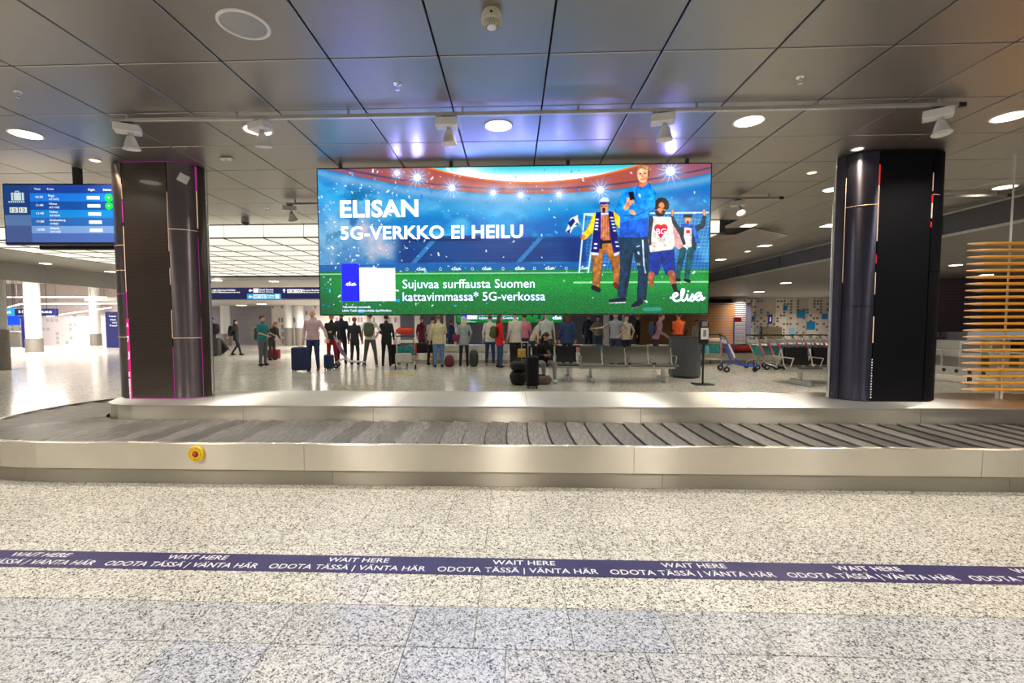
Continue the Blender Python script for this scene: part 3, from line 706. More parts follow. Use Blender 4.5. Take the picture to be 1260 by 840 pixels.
        k = (np.abs(uu*math.cos(a)+vv*math.sin(a)) < s*1.5) & (np.abs(-uu*math.sin(a)+vv*math.cos(a)) < s*.7)
        img[y0:y1, x0:x1][k] = img[y0:y1, x0:x1][k]*.2+C3(c)*.8
    def poly(pts, c, a=1.0):
        ins = np.zeros(U.shape, bool); d = np.full(U.shape, 1e9); n = len(pts)
        us = [p[0] for p in pts]; vs = [p[1] for p in pts]
        x0 = max(0, int((min(us)-2)*NW/AW)); x1 = int((max(us)+2)*NW/AW)+1; y0 = max(0, int((min(vs)-2)*NH/AH)); y1 = int((max(vs)+2)*NH/AH)+1
        u = U[y0:y1, x0:x1]; v = V[y0:y1, x0:x1]; ins = np.zeros(u.shape, bool); d = np.full(u.shape, 1e9)
        for i in range(n):
            (xa, ya), (xb, yb) = pts[i], pts[(i+1) % n]
            if ya != yb: ins ^= ((ya > v) != (yb > v)) & (u < (xb-xa)*(v-ya)/(yb-ya)+xa)
            L2 = (xb-xa)**2+(yb-ya)**2 or 1e-9; t = np.clip(((u-xa)*(xb-xa)+(v-ya)*(yb-ya))/L2, 0, 1); d = np.minimum(d, np.hypot(u-xa-t*(xb-xa), v-ya-t*(yb-ya)))
        al = np.clip(np.where(ins, .5+d*2, .5-d*2), 0, 1)*a
        img[y0:y1, x0:x1] = img[y0:y1, x0:x1]*(1-al[..., None])+C3(c)*al[..., None]
    def cap(a, b, r0, r1, c, al_=1.0):
        x0 = max(0, int((min(a[0], b[0])-max(r0, r1)-2)*NW/AW)); x1 = int((max(a[0], b[0])+max(r0, r1)+2)*NW/AW)+1; y0 = max(0, int((min(a[1], b[1])-max(r0, r1)-2)*NH/AH)); y1 = int((max(a[1], b[1])+max(r0, r1)+2)*NH/AH)+1
        u = U[y0:y1, x0:x1]; v = V[y0:y1, x0:x1]; L2 = (b[0]-a[0])**2+(b[1]-a[1])**2 or 1e-9; t = np.clip(((u-a[0])*(b[0]-a[0])+(v-a[1])*(b[1]-a[1]))/L2, 0, 1)
        d = np.hypot(u-a[0]-t*(b[0]-a[0]), v-a[1]-t*(b[1]-a[1]))-(r0+(r1-r0)*t); al = np.clip(.5-d*2, 0, 1)*al_
        img[y0:y1, x0:x1] = img[y0:y1, x0:x1]*(1-al[..., None])+C3(c)*al[..., None]
    def chain(pts, rs, c):
        for i in range(len(pts)-1): cap(pts[i], pts[i+1], rs[i], rs[i+1], c)
    def head(u, v, rx, ry, tilt=0, skin=(216, 160, 130)):
        c_, s_ = math.cos(tilt), math.sin(tilt)
        poly([(u+rx*math.cos(a)*c_-ry*math.sin(a)*s_*(1.0), v+rx*math.cos(a)*s_+ry*math.sin(a)*c_) for a in np.linspace(0, 2*math.pi, 22)[:-1]], skin)
    sk = (214, 158, 128); skd = (176, 112, 84)
    base = img.copy()
    # man at far right with raised arms
    chain([(447, 80), (439, 76), (437, 62)], [3.6, 3, 2], (40, 62, 70)); chain([(464, 80), (474, 74), (476, 62)], [3.6, 3, 2], (40, 62, 70))
    cap((437, 61), (438, 57), 1.8, 2, sk); cap((476, 61), (475, 57), 1.8, 2, sk)
    poly([(446, 76), (466, 76), (468, 92), (466, 105), (445, 105)], (36, 60, 74)); poly([(452, 77), (461, 77), (461, 104), (451, 104)], (230, 232, 236)); poly([(454, 80), (459, 80), (459, 84), (454, 84)], (200, 40, 40))
    chain([(451, 105), (447, 122), (445, 138)], [4.2, 3.2, 2.6], (28, 84, 92)); chain([(460, 105), (458, 122), (456, 138)], [4.2, 3.2, 2.6], (28, 90, 98))
    cap((443, 141), (447, 141), 1.8, 2, (20, 30, 50)); cap((454, 141), (459, 142.5), 1.8, 2, (20, 30, 50))
    head(456, 67, 4, 5.4); cap((452.5, 63), (459.5, 63), 2, 2, (30, 24, 30)); cap((456, 70), (456, 71), 1.4, 1.4, (120, 30, 30)); cap((450, 74), (462, 76), 2, 2, (40, 90, 170)); cap((463, 78), (468, 94), 2, 2.4, (60, 110, 190))
    # bearded man with heart shirt
    chain([(416, 70), (408, 84), (407, 97)], [5.2, 5, 3], (44, 58, 66)); chain([(434, 72), (444, 90), (447, 98)], [5, 5.5, 4], (198, 150, 150)); poly([(432, 66), (440, 72), (452, 98), (446, 104), (438, 98)], (206, 160, 160)); chain([(438, 68), (448, 84), (452, 96)], [2.4, 2.2, 2], (44, 58, 66))
    poly([(414, 63), (436, 64), (441, 96), (437, 107), (412, 109), (408, 92)], (236, 228, 220)); chain([(411, 66), (409, 84), (410, 96)], [3.6, 3.6, 2.6], (50, 64, 70))
    cap((407, 92), (408, 98), 2.6, 2.2, skd)
    poly([(410, 107), (440, 103), (443, 133), (431, 135), (425, 120), (421, 135), (409, 135)], (22, 62, 138)); chain([(437, 133), (441, 148)], [4.2, 3], skd); chain([(413, 134), (413, 146)], [4, 3], skd)
    cap((441, 148), (443, 154), 3, 2.2, (40, 40, 44)); cap((443, 156), (448, 157), 2.4, 2, (30, 30, 34))
    for u_ in (420.3, 427.3): cap((u_, 77), (u_, 77.5), 4.6, 4.6, (206, 30, 40))
    poly([(415.9, 78.5), (431.7, 78.5), (423.8, 90)], (206, 30, 40))
    head(424, 53, 6, 7.6, .3, (204, 140, 108))
    for a in np.linspace(2.9, 6.6, 9): cap((424+6.4*math.cos(a), 50+7*math.sin(a)), (424+6.4*math.cos(a), 50+7*math.sin(a)), 3, 3, (52, 34, 26))
    for a in np.linspace(.2, 2.9, 7): cap((422.5+4*math.cos(a), 57+4.4*math.sin(a)), (422.5+4*math.cos(a), 57+4.4*math.sin(a)), 2.2, 2.2, (42, 28, 24))
    cap((421, 52), (422, 52), .7, .7, (30, 20, 20)); cap((426.5, 53), (427.5, 53.3), .7, .7, (30, 20, 20)); cap((422, 58.3), (425, 58.8), .7, .7, (190, 90, 80))
    # man in yellow jacket with scarf and flag
    cap((322, 64), (331, 85), .5, .6, (190, 200, 210)); poly([(308, 80), (314, 64), (323, 60), (324, 72), (318, 76), (313, 84)], (214, 226, 236)); poly([(311, 70), (317, 64), (320, 68), (314, 76)], (16, 40, 90)); poly([(309, 80), (314, 77), (313, 84)], (16, 40, 90)); poly([(319, 72), (323, 69), (323.5, 73)], (16, 40, 90))
    chain([(346, 62), (339, 78), (331, 87)], [5, 4.6, 3.4], (232, 190, 60)); chain([(366, 62), (374, 70), (380, 78)], [5, 5, 4], (232, 190, 60)); cap((330, 87), (328, 88), 2.6, 2.2, skd)
    chain([(348, 98), (347, 124), (346, 148)], [7.6, 5.8, 4.4], (172, 120, 72)); chain([(362, 98), (371, 122), (372, 146)], [7.6, 5.8, 4.2], (164, 112, 66)); poly([(341, 92), (369, 92), (370, 106), (341, 108)], (176, 124, 76))
    poly([(346, 60), (366, 60), (368, 94), (344, 94)], (178, 120, 92))
    for k in range(5): cap((350+3*k, 62), (350+3*k, 92), .3, .3, (140, 90, 70))
    poly([(343, 92), (369, 91), (369, 95), (343, 96)], (24, 22, 26)); poly([(349, 90), (353, 90), (353, 102), (349, 102)], (24, 20, 26))
    poly([(345, 57), (351, 57), (351, 88), (349, 108), (339, 107), (342, 80)], (26, 30, 110)); poly([(360, 56), (366, 57), (371, 84), (375, 106), (367, 109), (362, 84)], (26, 30, 110))
    poly([(339, 106), (349, 107), (348.5, 110), (338.5, 109.5)], (236, 236, 240)); poly([(367, 108), (375, 105), (376, 108), (368, 111.5)], (236, 236, 240))
    for (u_, v_) in ((346.5, 66), (346, 70), (346, 74), (345.5, 78), (345, 96), (344.5, 101), (364, 64), (365, 68), (366, 72), (367, 76), (368, 80), (370.5, 94), (371.5, 99)): cap((u_-1.2, v_), (u_+1.2, v_), .9, .9, (225, 228, 238))
    cap((343, 150), (349, 153), 3.2, 2.8, (22, 24, 40)); cap((369, 146), (375, 152), 2.8, 2.6, (110, 34, 40))
    head(355, 51, 5.2, 7, 0, sk); poly([(348.5, 47.5), (349, 42), (354, 38.6), (360, 40), (362, 47)], (200, 210, 226)); poly([(349.5, 44.5), (361.5, 44.5), (361.8, 47.5), (349, 47.8)], (50, 70, 130)); cap((354.5, 54), (354.5, 56.5), 2.2, 1.8, (90, 20, 24)); cap((352, 49.5), (352.6, 49.5), .6, .6, (30, 20, 20)); cap((357.4, 49.5), (358, 49.5), .6, .6, (30, 20, 20))
    # tall man in blue track jacket, arms folded, phone in hand
    poly([(373, 86), (408, 86), (411, 110), (410, 128), (407, 166), (396, 166), (397, 130), (391, 106), (388, 130), (383, 162), (372, 162), (375, 126)], (14, 62, 84)); chain([(402, 92), (404, 122), (406, 132)], [.9, .9, .9], (200, 214, 226))
    chain([(388, 108), (386, 130), (380, 156)], [1, .8, .6], (6, 38, 56)); cap((394.5, 100), (398.5, 98.6), .5, .5, (170, 200, 220)); cap((397, 107), (397.6, 109), 1.3, .8, (200, 214, 226))
    cap((364, 167), (380, 165), 2.4, 3.2, (18, 28, 54)); cap((362, 169.2), (382, 168.4), .7, .7, (210, 214, 220)); cap((392, 173), (400, 168), 2.8, 3.6, (18, 28, 54)); cap((390, 175.4), (399, 174.5), .6, .6, (140, 150, 170))
    poly([(381, 30), (390, 27), (398, 25), (408, 25), (416, 32), (415, 46), (409, 62), (408, 88), (374, 88), (374, 62), (371, 55), (377, 40)], (26, 130, 200))
    poly([(374, 70), (408, 64), (408, 88), (374, 88)], (18, 96, 186)); chain([(412, 36), (411, 50), (395, 57), (380, 58)], [5, 5.4, 5, 4], (32, 142, 212)); chain([(381, 34), (376, 48), (372, 56), (384, 50)], [4.6, 4.4, 4, 3.2], (30, 138, 208)); chain([(379, 62), (395, 61.4), (409, 54)], [.7, .8, .6], (12, 80, 150)); chain([(394, 30), (393, 52)], [.5, .4], (12, 80, 150))
    cap((381, 52), (387, 44), 3, 3.4, sk); cap((383, 41), (389, 42), 1.6, 1.6, sk); cap((383, 44), (390, 45), 1.4, 1.4, sk); poly([(384, 33), (390, 32.4), (392, 42), (386, 43)], (26, 26, 34)); cap((397, 36), (398, 38.5), 1.3, 1, (190, 205, 230)); cap((388, 57), (391, 59), 2.6, 2.2, sk)
    poly([(396, 18), (406, 18), (408, 27), (396, 28)], skd); poly([(394, 25), (401, 28), (409, 21), (411, 27), (402, 31), (395, 29)], (20, 110, 190))
    head(401, 12.5, 7, 9.5, -.08, (222, 168, 140)); poly([(393.5, 9), (395, 2.5), (402, .6), (408, 3), (409, 10), (406.5, 7), (399, 4.8)], (150, 120, 92)); cap((408, 9), (407.4, 14), .9, .8, (120, 84, 60))
    cap((397.5, 11), (398.5, 11), .7, .7, (50, 34, 30)); cap((403, 10.8), (404, 10.8), .7, .7, (50, 34, 30)); cap((400, 12), (400, 14.5), .5, .7, (190, 128, 104)); cap((398.6, 18), (403, 17.6), .6, .6, (170, 80, 76)); poly([(396, 16), (400, 15.6), (406, 15), (404, 20), (400, 22)], (190, 134, 108), .35)
    # cloth folds, grain and soft light from above on the printed figures
    fg = np.abs(img-base).sum(-1) > .02
    fo = fbm(7, 61, .7); fo2 = fbm(3.2, 71); sh = 1+(.5*(fo-.5)+.55*(fo2-.5))+.12*np.clip((90-V)/90, -1, 1)
    gxv = np.abs(np.gradient(fg.astype(float), axis=1))
    for _ in range(3): gxv = (gxv+np.roll(gxv, 1, 1)+np.roll(gxv, -1, 1))/3
    sh = sh*(1-.9*np.clip(gxv, 0, .6)); img = np.where(fg[..., None], np.clip(img*sh[..., None], 0, 1), img)
    img = np.clip(img*(1+.10*(rg.rand(NH, NW, 1)-.5)), 0, 1)
    # colour blocks
    poly([(28, 118), (50.5, 118), (50.5, 165.5), (28, 165.5)], (4, 16, 250)); poly([(50.5, 123.2), (73, 123.2), (73, 165.5), (50.5, 165.5)], (246, 248, 252)); poly([(73, 124), (96, 124), (96, 165.5), (73, 165.5)], (226, 230, 240))
    for u_, v_, s_ in ((99, 165, 2.6), (114, 165, 1.6), (52, 178, 3.4), (66, 177.5, 2)): poly([(u_-s_, v_-s_*.7), (u_+s_, v_-s_*.7), (u_+s_, v_+s_*.7), (u_-s_, v_+s_*.7)], (40, 150, 230))
    cap((406, 177), (424, 177), 2.4, 2.4, (110, 170, 190), .5)
    c = np.clip(img, 0, 1); lum_ = c.mean(-1, keepdims=True); c = np.clip(lum_+(c-lum_)*1.22, 0, 1); c = np.clip((c-.45)*1.18+.44, 0, 1)
    c = np.where(c <= .04045, c/12.92, ((c+.055)/1.055)**2.4)
    # floodlights, sky and blocks over-brightened, mostly in blue, to tint the ceiling
    for u, v, s in ((125, 12, 1.25), (100, 6, .8), (168, 25, 1.1), (219, 32, .8), (253, 35, .8), (300, 35, .8), (350, 30, 1.2), (434, 8.5, 1.6)):
        k = np.exp(-(np.hypot(U-u, V-v)/(1.3*s))**2)[..., None]; c = c+k*np.array([170., 170., 520.])
    wh = (np.clip((c.min(-1)-.35)/.4, 0, 1)*(sky > .5))[..., None]; c = c*(1+wh*np.array([2.6, 3.2, 18.]))
    blk = (U > 28) & (U < 50.5) & (V > 118) & (V < 165.5); c[blk] = (0.002, .006, 3.5)
    wb = (U > 50.5) & (U < 73) & (V > 123.2) & (V < 165.5); c[wb] *= np.array([1.2, 1.2, 3.2]); wc = (U > 73) & (U < 96) & (V > 124) & (V < 165.5); c[wc] *= np.array([1, 1, 2.6])
    return c
BW, BH = 4.648, 1.735
NW, NH = 964, 364
art = artwork(NW, NH)
gx, gz = np.meshgrid(np.linspace(0, BW, NW+1), np.linspace(BH, 0, NH+1)); nv = gx.size
me = bpy.data.meshes.new('screen_face')
me.vertices.add(nv); co = np.zeros((nv, 3), np.float32); co[:, 0] = gx.ravel(); co[:, 2] = gz.ravel(); me.vertices.foreach_set('co', co.ravel())
idx = np.arange(nv, dtype=np.int32).reshape(NH+1, NW+1)
q4 = np.stack([idx[:-1, :-1], idx[1:, :-1], idx[1:, 1:], idx[:-1, 1:]], -1).reshape(-1, 4)
me.loops.add(q4.size); me.loops.foreach_set('vertex_index', q4.ravel()); me.polygons.add(len(q4)); me.polygons.foreach_set('loop_start', np.arange(0, q4.size, 4, dtype=np.int32))
try: me.polygons.foreach_set('loop_total', np.full(len(q4), 4, np.int32))
except Exception: pass
ca = me.color_attributes.new('art', 'FLOAT_COLOR', 'POINT')
pa = np.pad(art, ((0, 1), (0, 1), (0, 0)), mode='edge'); rgba = np.ones((nv, 4), np.float32); rgba[:, :3] = pa.reshape(-1, 3); ca.data.foreach_set('color', rgba.ravel())
me.update(calc_edges=True); me.validate()
mm = bpy.data.materials.new('led screen picture'); mm.use_nodes = True; nt = mm.node_tree; b = nt.nodes['Principled BSDF']
at_ = nd(nt, 'ShaderNodeVertexColor', layer_name='art'); nt.links.new(at_.outputs[0], b.inputs['Emission Color']); b.inputs['Emission Strength'].default_value = 1.15
b.inputs['Base Color'].default_value = (.01, .01, .012, 1); b.inputs['Roughness'].default_value = .5; me.materials.append(mm)
M['artw'] = mat('white screen lettering with added blue glow', (.95, .95, 1), .5, emit=2.6, ecol=(.55, .55, 1)); M['artg'] = mat('faint screen lettering', (.7, .85, .95), .5, emit=.45)  # letter emission pushed towards blue to strengthen the ceiling glow
K = BW/AW
def B(u, v, y=-.002): return (u*K, y, BH-v*K)
def script_logo(parent, u, v, w, mt, star=False):
    """flowing white wordmark drawn as one stroke"""
    P = [(-.06, .60), (.02, .62), (.10, .56), (.19, .36), (.12, .25), (.04, .45), (.07, .78), (.18, .86), (.29, .72), (.37, .30), (.39, .02), (.33, -.02), (.30, .25), (.32, .72), (.38, .84), (.46, .66), (.50, .36), (.49, .62), (.53, .82), (.61, .62), (.655, .36), (.69, .52), (.71, .74), (.64, .86), (.58, .74)]
    P2 = [(.655, .36), (.72, .62), (.78, .62), (.93, .32), (.85, .24), (.76, .42), (.78, .74), (.88, .80), (.96, .50), (.97, .78), (1.06, .60)]
    hh = w*.42; m = MB()
    for L in (P, P2):
        pts = []
        for i in range(len(L)-1):
            p0, p1, p2, p3 = L[max(0, i-1)], L[i], L[i+1], L[min(len(L)-1, i+2)]
            for k in range(5):
                t = k/5; pts.append(tuple(.5*((2*p1[j])+(-p0[j]+p2[j])*t+(2*p0[j]-5*p1[j]+4*p2[j]-p3[j])*t*t+(-p0[j]+3*p1[j]-3*p2[j]+p3[j])*t**3) for j in (0, 1)))
        pts.append(L[-1]); q_ = [Vector(((u+w*a)*K, 0, BH-(v+hh*b_)*K)) for a, b_ in pts]
        vs = []; r = w*.030*K
        for i, p_ in enumerate(q_):
            t = (q_[min(i+1, len(q_)-1)]-q_[max(0, i-1)]).normalized(); n_ = Vector((t.z, 0, -t.x)); vs += [p_+n_*r, p_-n_*r]
        m.add([(a.x, -.003, a.z) for a in vs], [(2*i, 2*i+1, 2*i+3, 2*i+2) for i in range(len(q_)-1)])
    m.lathe([(w*.028*K, -.0035), (w*.028*K, -.003)], 10, ((u+w*.52)*K, 0, BH-(v+hh*.12)*K), axis='y')
    o = m.build('logo', mt, parent); return o
def billboard(label, loc, rods, up=0):
    t = thing('led_billboard', label, 'billboard', loc)
    scr = obj('screen', me, t)
    MB().cbox((BW/2, .075, BH/2), (BW+.03, .146, BH+.03), .006).build('housing', M['black'], t)
    L = lambda s, u, v, w, h, mt='artw', bold=0.0: letters(s, B(u, v, -.003), w*K, h*K, M[mt], scr, bold)
    L('ELISAN', 27.5, 58.5, 98.5, 20.5, bold=.035); L('5G-VERKKO EI HEILU', 27.5, 86, 228, 16, bold=.03)
    L('Sujuvaa surffausta Suomen', 105, 147.5, 165, 11.3); L('kattavimmassa* 5G-verkossa', 105, 163.3, 178, 11.3)
    L('*Ulkoistietoja voimavasilla', 28, 172, 36, 2.8); L('Lähde: Tutkif, satonna oltaina, Syys/Heinäkuu', 28, 176.5, 62, 2.8)
    L('BG', 418, 83.5, 11.5, 7, bold=.0); L('5G', 395, 121, 4, 3, 'artg')
    script_logo(scr, 438, 151, 38, M['artw']); script_logo(scr, 33.5, 139.5, 12, M['artw'])
    for u in (123, 167, 205, 246, 283, 325): script_logo(scr, u, 121.5, 11, M['artg'])
    for u in (109, 151, 191, 229, 268, 307): L('O', u, 126, 3.5, 4, 'artg')
    for x in rods: MB().cbox((x, .08, BH+.015+(CEIL-loc[2]-BH-.015)/2), (.04, .04, CEIL-loc[2]-BH-.013+2*up), .004).build('hanger', M['dgrey'], t)
    return t
billboard('large glowing stadium advertising screen hung between the two pillars, its lower edge at head height', (-2.338, 5.6, 1.545), (.25, 1.6, 3.0, 4.4))
billboard('far copy of the stadium advertising screen, its lower edge just showing under the big screen', (-2.47, 20.3, 1.41), (1, 3.6), .03)

# ================================================================== CEILING FIXTURES
TZ = CEIL-.055
def track(name, label, xa, xb, y, capr=True):
    t = thing(name, label, 'light track', (0, 0, 0))
    MB().cbox(((xa+xb)/2, y, TZ), (xb-xa, .034, .034), .003).build('rail', M['alu'], t)
    if capr: MB().cbox((xb+.03, y, TZ), (.07, .036, .036), .003).build('end_cap', M['black'], t)
    n = max(2, int((xb-xa)/1.0)); m = None
    for k in range(n+1):
        x = xa+.15+(xb-xa-.3)*k/n; MB().cbox((x, y, TZ+.036), (.02, .02, .038), .002).build('hanger', M['alu'], t)
    return t
track('light_track', 'long white light track across the ceiling in front of the big screen, carrying five spotlights', -3.70, 3.84, 4.26)
track('light_track', 'shorter light track behind the big screen, its ends showing left and right of it', -3.56, 4.03, 7.29)
track('light_track', 'light track right of the right pillar, ending above the slatted screen', 5.2, 7.35, 7.3)
def spot(label, x, y, yaw, tilt, lit=0, hdx=.02, group=None):
    t = thing('track_spotlight', label, 'spotlight', (x, y, TZ-.018), R_(yaw), group)
    MB().cbox((0, 0, -.012), (.09, .03, .022), .003).build('track_adapter', M['black'], t)
    MB().cbox((0, .0, -.058), (.20, .125, .07), .006).build('gear_box', M['white'], t)
    MB().tube([(hdx, 0, -.09), (hdx, 0, -.125)], .022, 12).build('swivel', M['alu'], t, True)
    h = MB().lathe([(.028, .0), (.038, -.02), (.05, -.06), (.062, -.10), (.072, -.108), (.072, -.116), (.060, -.116), (.045, -.09), (.02, -.06)], 26).build('lamp_head', M['white'], t, True)
    h.location = (hdx, 0, -.122); h.rotation_euler = (R_(tilt), 0, R_(-yaw))
    l = MB().lathe([(.046, -.090), (.046, -.094)], 20).build('lamp_lens', M['lamp'] if lit else M['chrome'], h, True)
    if lit:
        d = bpy.data.lights.new('spot_lamp', 'SPOT'); d.energy = lit; d.spot_size = R_(70); d.color = (1, .95, .85); d.shadow_soft_size = .05
        o = bpy.data.objects.new('spot_lamp', d); COL.objects.link(o); o.parent = h; o.location = (0, 0, -.13)
    return t
for x, yaw, tl, lb in ((-3.55, 28, 6, 'white track spotlight at the left end of the front track, above the left pillar'), (-2.30, -20, 12, 'white track spotlight second from the left, beside a round downlight'),
                       (-.59, 0, 4, 'white track spotlight above the left half of the screen, left of the middle downlight'), (1.33, -12, 4, 'white track spotlight above the right half of the screen'), (3.68, -38, -8, 'white track spotlight at the right end of the front track, above the right pillar')):
    spot(lb, x, 4.26, yaw, tl)
spot('small white spotlight on the rear track, left of the big screen', -3.5, 7.29, 20, 30)
spot('brightly lit spotlight on the rear track, right of the big screen', 3.42, 7.29, -20, -35, 14)
def downlight(x, y, r, label, m, z=CEIL, group=None, lens='lamp'):
    t = thing('downlight', label, 'downlight', (x, y, z), 0, group)
    MB().lathe([(r+.018, .0), (r+.018, -.006), (r+.004, -.009), (r, -.004), (r, .0)], 32).build('rim', M['white'], t, True)
    MB().lathe([(r-.002, -.004), (r-.002, -.0055)], 28).build('lens', M[lens], t, True)
    return t
DL = {(-4.936, 4.645): 'round lit downlight above the flight display screen', (-2.536, 4.645): 'round lit downlight just behind the second spotlight', (-.136, 4.645): 'round lit downlight above the middle of the big screen', (2.264, 4.645): 'round lit downlight above the right end of the big screen', (4.664, 4.645): 'round lit downlight at the right frame edge, above the right pillar', (4.664, 7.045): 'round lit downlight just left of the right pillar, behind it', (7.064, 7.045): 'round lit downlight right of the right pillar'}
for x, y in DOWN:
    x = round(x, 3)
    lb = DL.get((x, y), 'round downlight in the ceiling outside the view')
    if y in (4.645, 7.045) and x > -6: downlight(x, y, .125, lb, 0)
for px, py, lb in ((117, 197, 'small warm recessed lamp left of the top of the left pillar'), (1055, 183, 'small warm recessed lamp just in front of the top of the right pillar'), (999, 212, 'small warm recessed lamp left of the right pillar')):
    q = flr(px, py, CEIL); downlight(q.x, q.y, .05, lb, 0, lens='lampw'); area_lamp('small_lamp', (q.x, q.y, CEIL-.02), 9, .08, (1, .75, .45), 120)
for px, py, lb, sz in ((921, 277, 'flat square light behind the lit rear spotlight', .22), (941, 302, 'flat light between the open hatch and the right fascia', .24), (887, 319, 'flat light furthest back, just right of the big screen', .24), (1022, 277, 'flat light at the left edge of the right pillar, by the open hatch', .26), (920, 309, 'small dim light left of the fascia light', .10)):
    q = flr(px, py, CEIL); t = thing('recessed_light', lb, 'ceiling light', (q.x, q.y, CEIL)); MB().cbox((0, 0, -.004), (sz+.03, sz+.03, .008), .002).build('rim', M['white'], t); MB().cbox((0, 0, -.009), (sz, sz, .004), .001).build('diffuser', M['lamp'], t)
    area_lamp('recessed_lamp', (q.x, q.y, CEIL-.03), 18, sz, (1, .9, .75), 130)
for px, py, z, lb in ((1176, 326, 2.96, 'flat light under the lower right ceiling, beside the right pillar'), (1214, 338, 2.96, 'dim flat light under the lower right ceiling, behind the wooden slats'), (934, 359, 2.96, 'small light under the low ceiling above the printed wall, left one'), (967, 348, 2.96, 'small light under the low ceiling above the printed wall, right one'),
                      (56, 324, 3.09, 'flat light in the soffit below the flight display, left one'), (136, 334, 3.09, 'flat light in the soffit below the flight display, right one'), (267, 345, 2.94, 'flat light in the soffit above the navy sign, left one'), (337, 346, 2.94, 'flat light in the soffit above the navy sign, right one'),
                      (297, 375.5, 2.5, 'small ceiling light under the navy sign, left one'), (322, 374, 2.5, 'small ceiling light under the navy sign, middle one'), (340, 377, 2.5, 'small ceiling light under the navy sign, right one')):
    q = flr(px, py, z); s_ = .0145*q.y; t = thing('recessed_light', lb, 'ceiling light', (q.x, q.y, z)); MB().cbox((0, 0, -.006), (s_, s_, .012), .002).build('diffuser', M['lamp'], t)
# ceiling loudspeaker
q = flr(300, 30, CEIL); t = thing('ceiling_loudspeaker', 'large round flush loudspeaker grille in the ceiling, upper left', 'loudspeaker', (q.x, q.y, CEIL))
MB().lathe([(.158, 0), (.158, -.006), (.15, -.011), (.138, -.010), (.136, -.004), (.136, 0)], 40).build('rim', M['white'], t, True)
MB().lathe([(.136, -.001), (.13, -.006), (.02, -.008)], 40).build('grille', dots('speaker mesh', (.42, .41, .40), (.2, .2, .2), 130, .5), t, True)
# smoke detector / alarm
q = flr(605, 14, CEIL); t = thing('smoke_detector', 'round cream smoke alarm with ribbed grille hanging from the ceiling at top centre', 'smoke detector', (q.x, q.y, CEIL))
MB().lathe([(.05, 0), (.05, -.02), (.062, -.024), (.066, -.05), (.064, -.062)], 32).build('base', M['cream'], t, True)
m = MB()
for k in range(36):
    a = 2*math.pi*k/36; m.T = Matrix.Rotation(a, 4, 'Z'); m.add([(.064, -.0025, -.058), (.064, .0025, -.058), (.038, .002, -.096), (.038, -.002, -.096), (.058, 0, -.058), (.032, 0, -.094)], [(0, 1, 2, 3), (0, 3, 5, 4), (1, 4, 5, 2)])
m.build('grille_rib', M['cream'], t); MB().lathe([(.052, -.05), (.03, -.092)], 24).build('chamber', M['dgrey'], t, True)
MB().lathe([(.030, -.09), (.030, -.099), (.02, -.106)], 24).build('cap', M['white'], t, True)
MB().ell((.0, -.064, -.04), (.009, .006, .009), 10, 6).build('indicator', M['black'], t, True)
for px, py, lb in ((489, 103, 'small chrome sprinkler in the bluish ceiling above the screen, left'), (985, 95, 'small chrome sprinkler in the ceiling, upper right'), (22, 113, 'small chrome sprinkler in the ceiling, upper left edge'), (328, 256, 'small sprinkler in the ceiling between left pillar and big screen')):
    q = flr(px, py, CEIL); t = thing('sprinkler', lb, 'sprinkler', (q.x, q.y, CEIL))
    MB().lathe([(.034, 0), (.032, -.005), (.012, -.008)], 20).build('rosette', M['chrome'], t, True); MB().tube([(0, 0, -.006), (0, 0, -.022)], .009, 8).build('stem', M['chrome'], t, True)
    m = MB(); m.tube([(-.009, 0, -.02), (-.013, 0, -.032), (0, 0, -.047)], .003, 6); m.tube([(.009, 0, -.02), (.013, 0, -.032), (0, 0, -.047)], .003, 6); m.build('frame', M['chrome'], t); MB().lathe([(.018, -.047), (.018, -.05)], 12).build('deflector', M['chrome'], t)
q = flr(279, 194, CEIL); t = thing('motion_sensor', 'small white oblong sensor on the ceiling between left pillar and screen', 'sensor', (q.x, q.y, CEIL)); MB().cbox((0, 0, -.015), (.15, .06, .03), .012).build('case', M['white'], t); MB().ell((0, -.01, -.03), (.02, .02, .012), 10, 6).build('lens', M['alu'], t, True)
q = flr(302, 268, CEIL); t = thing('dome_camera', 'grey dome camera under the ceiling left of the big screen', 'camera', (q.x, q.y, CEIL)); MB().lathe([(.07, 0), (.075, -.09)], 20).build('case', M['alu'], t, True); MB().ell((0, 0, -.09), (.07, .07, .05), 14, 8).build('dome', M['glass'], t, True)
q = flr(302, 299, 3.1); 

# ================================================================== FLIGHT DISPLAY
TX, TW, THH = (-6.30, 1.425, .745), 1.425, .745
t = thing('flight_display', 'wide blue baggage claim monitor hung from the ceiling left of the left pillar', 'monitor', (-6.225, 5.53, 2.405), R_(3.0))
MB().cbox((TW/2, .035, THH/2), (TW, .06, THH), .008).build('housing', M['black'], t)
scr = MB().cbox((TW/2, .0, THH/2+.006), (TW-.05, .006, THH-.05), .001).build('screen', mat('blue screen', s2l(16, 62, 140), .2, emit=.9), t)
P = lambda u, v: ((u-22)/1200*TW, -.004, THH-(v-45)/690*THH)
def rect(u0, v0, u1, v1, rgb, e=1.0, y=-.0045, name='screen_row'):
    a = P(u0, v1); b_ = P(u1, v0); k = 'scr%d%d%d' % rgb
    if k not in M: M[k] = mat('screen colour '+k, s2l(*rgb), .3, emit=e)
    MB().box(a[0], b_[0], y, y+.0012, a[2], b_[2]).build(name, M[k], scr)
rect(45, 65, 310, 400, (14, 58, 122)); rect(45, 400, 310, 520, (80, 110, 160)); rect(45, 520, 310, 705, (62, 82, 134))
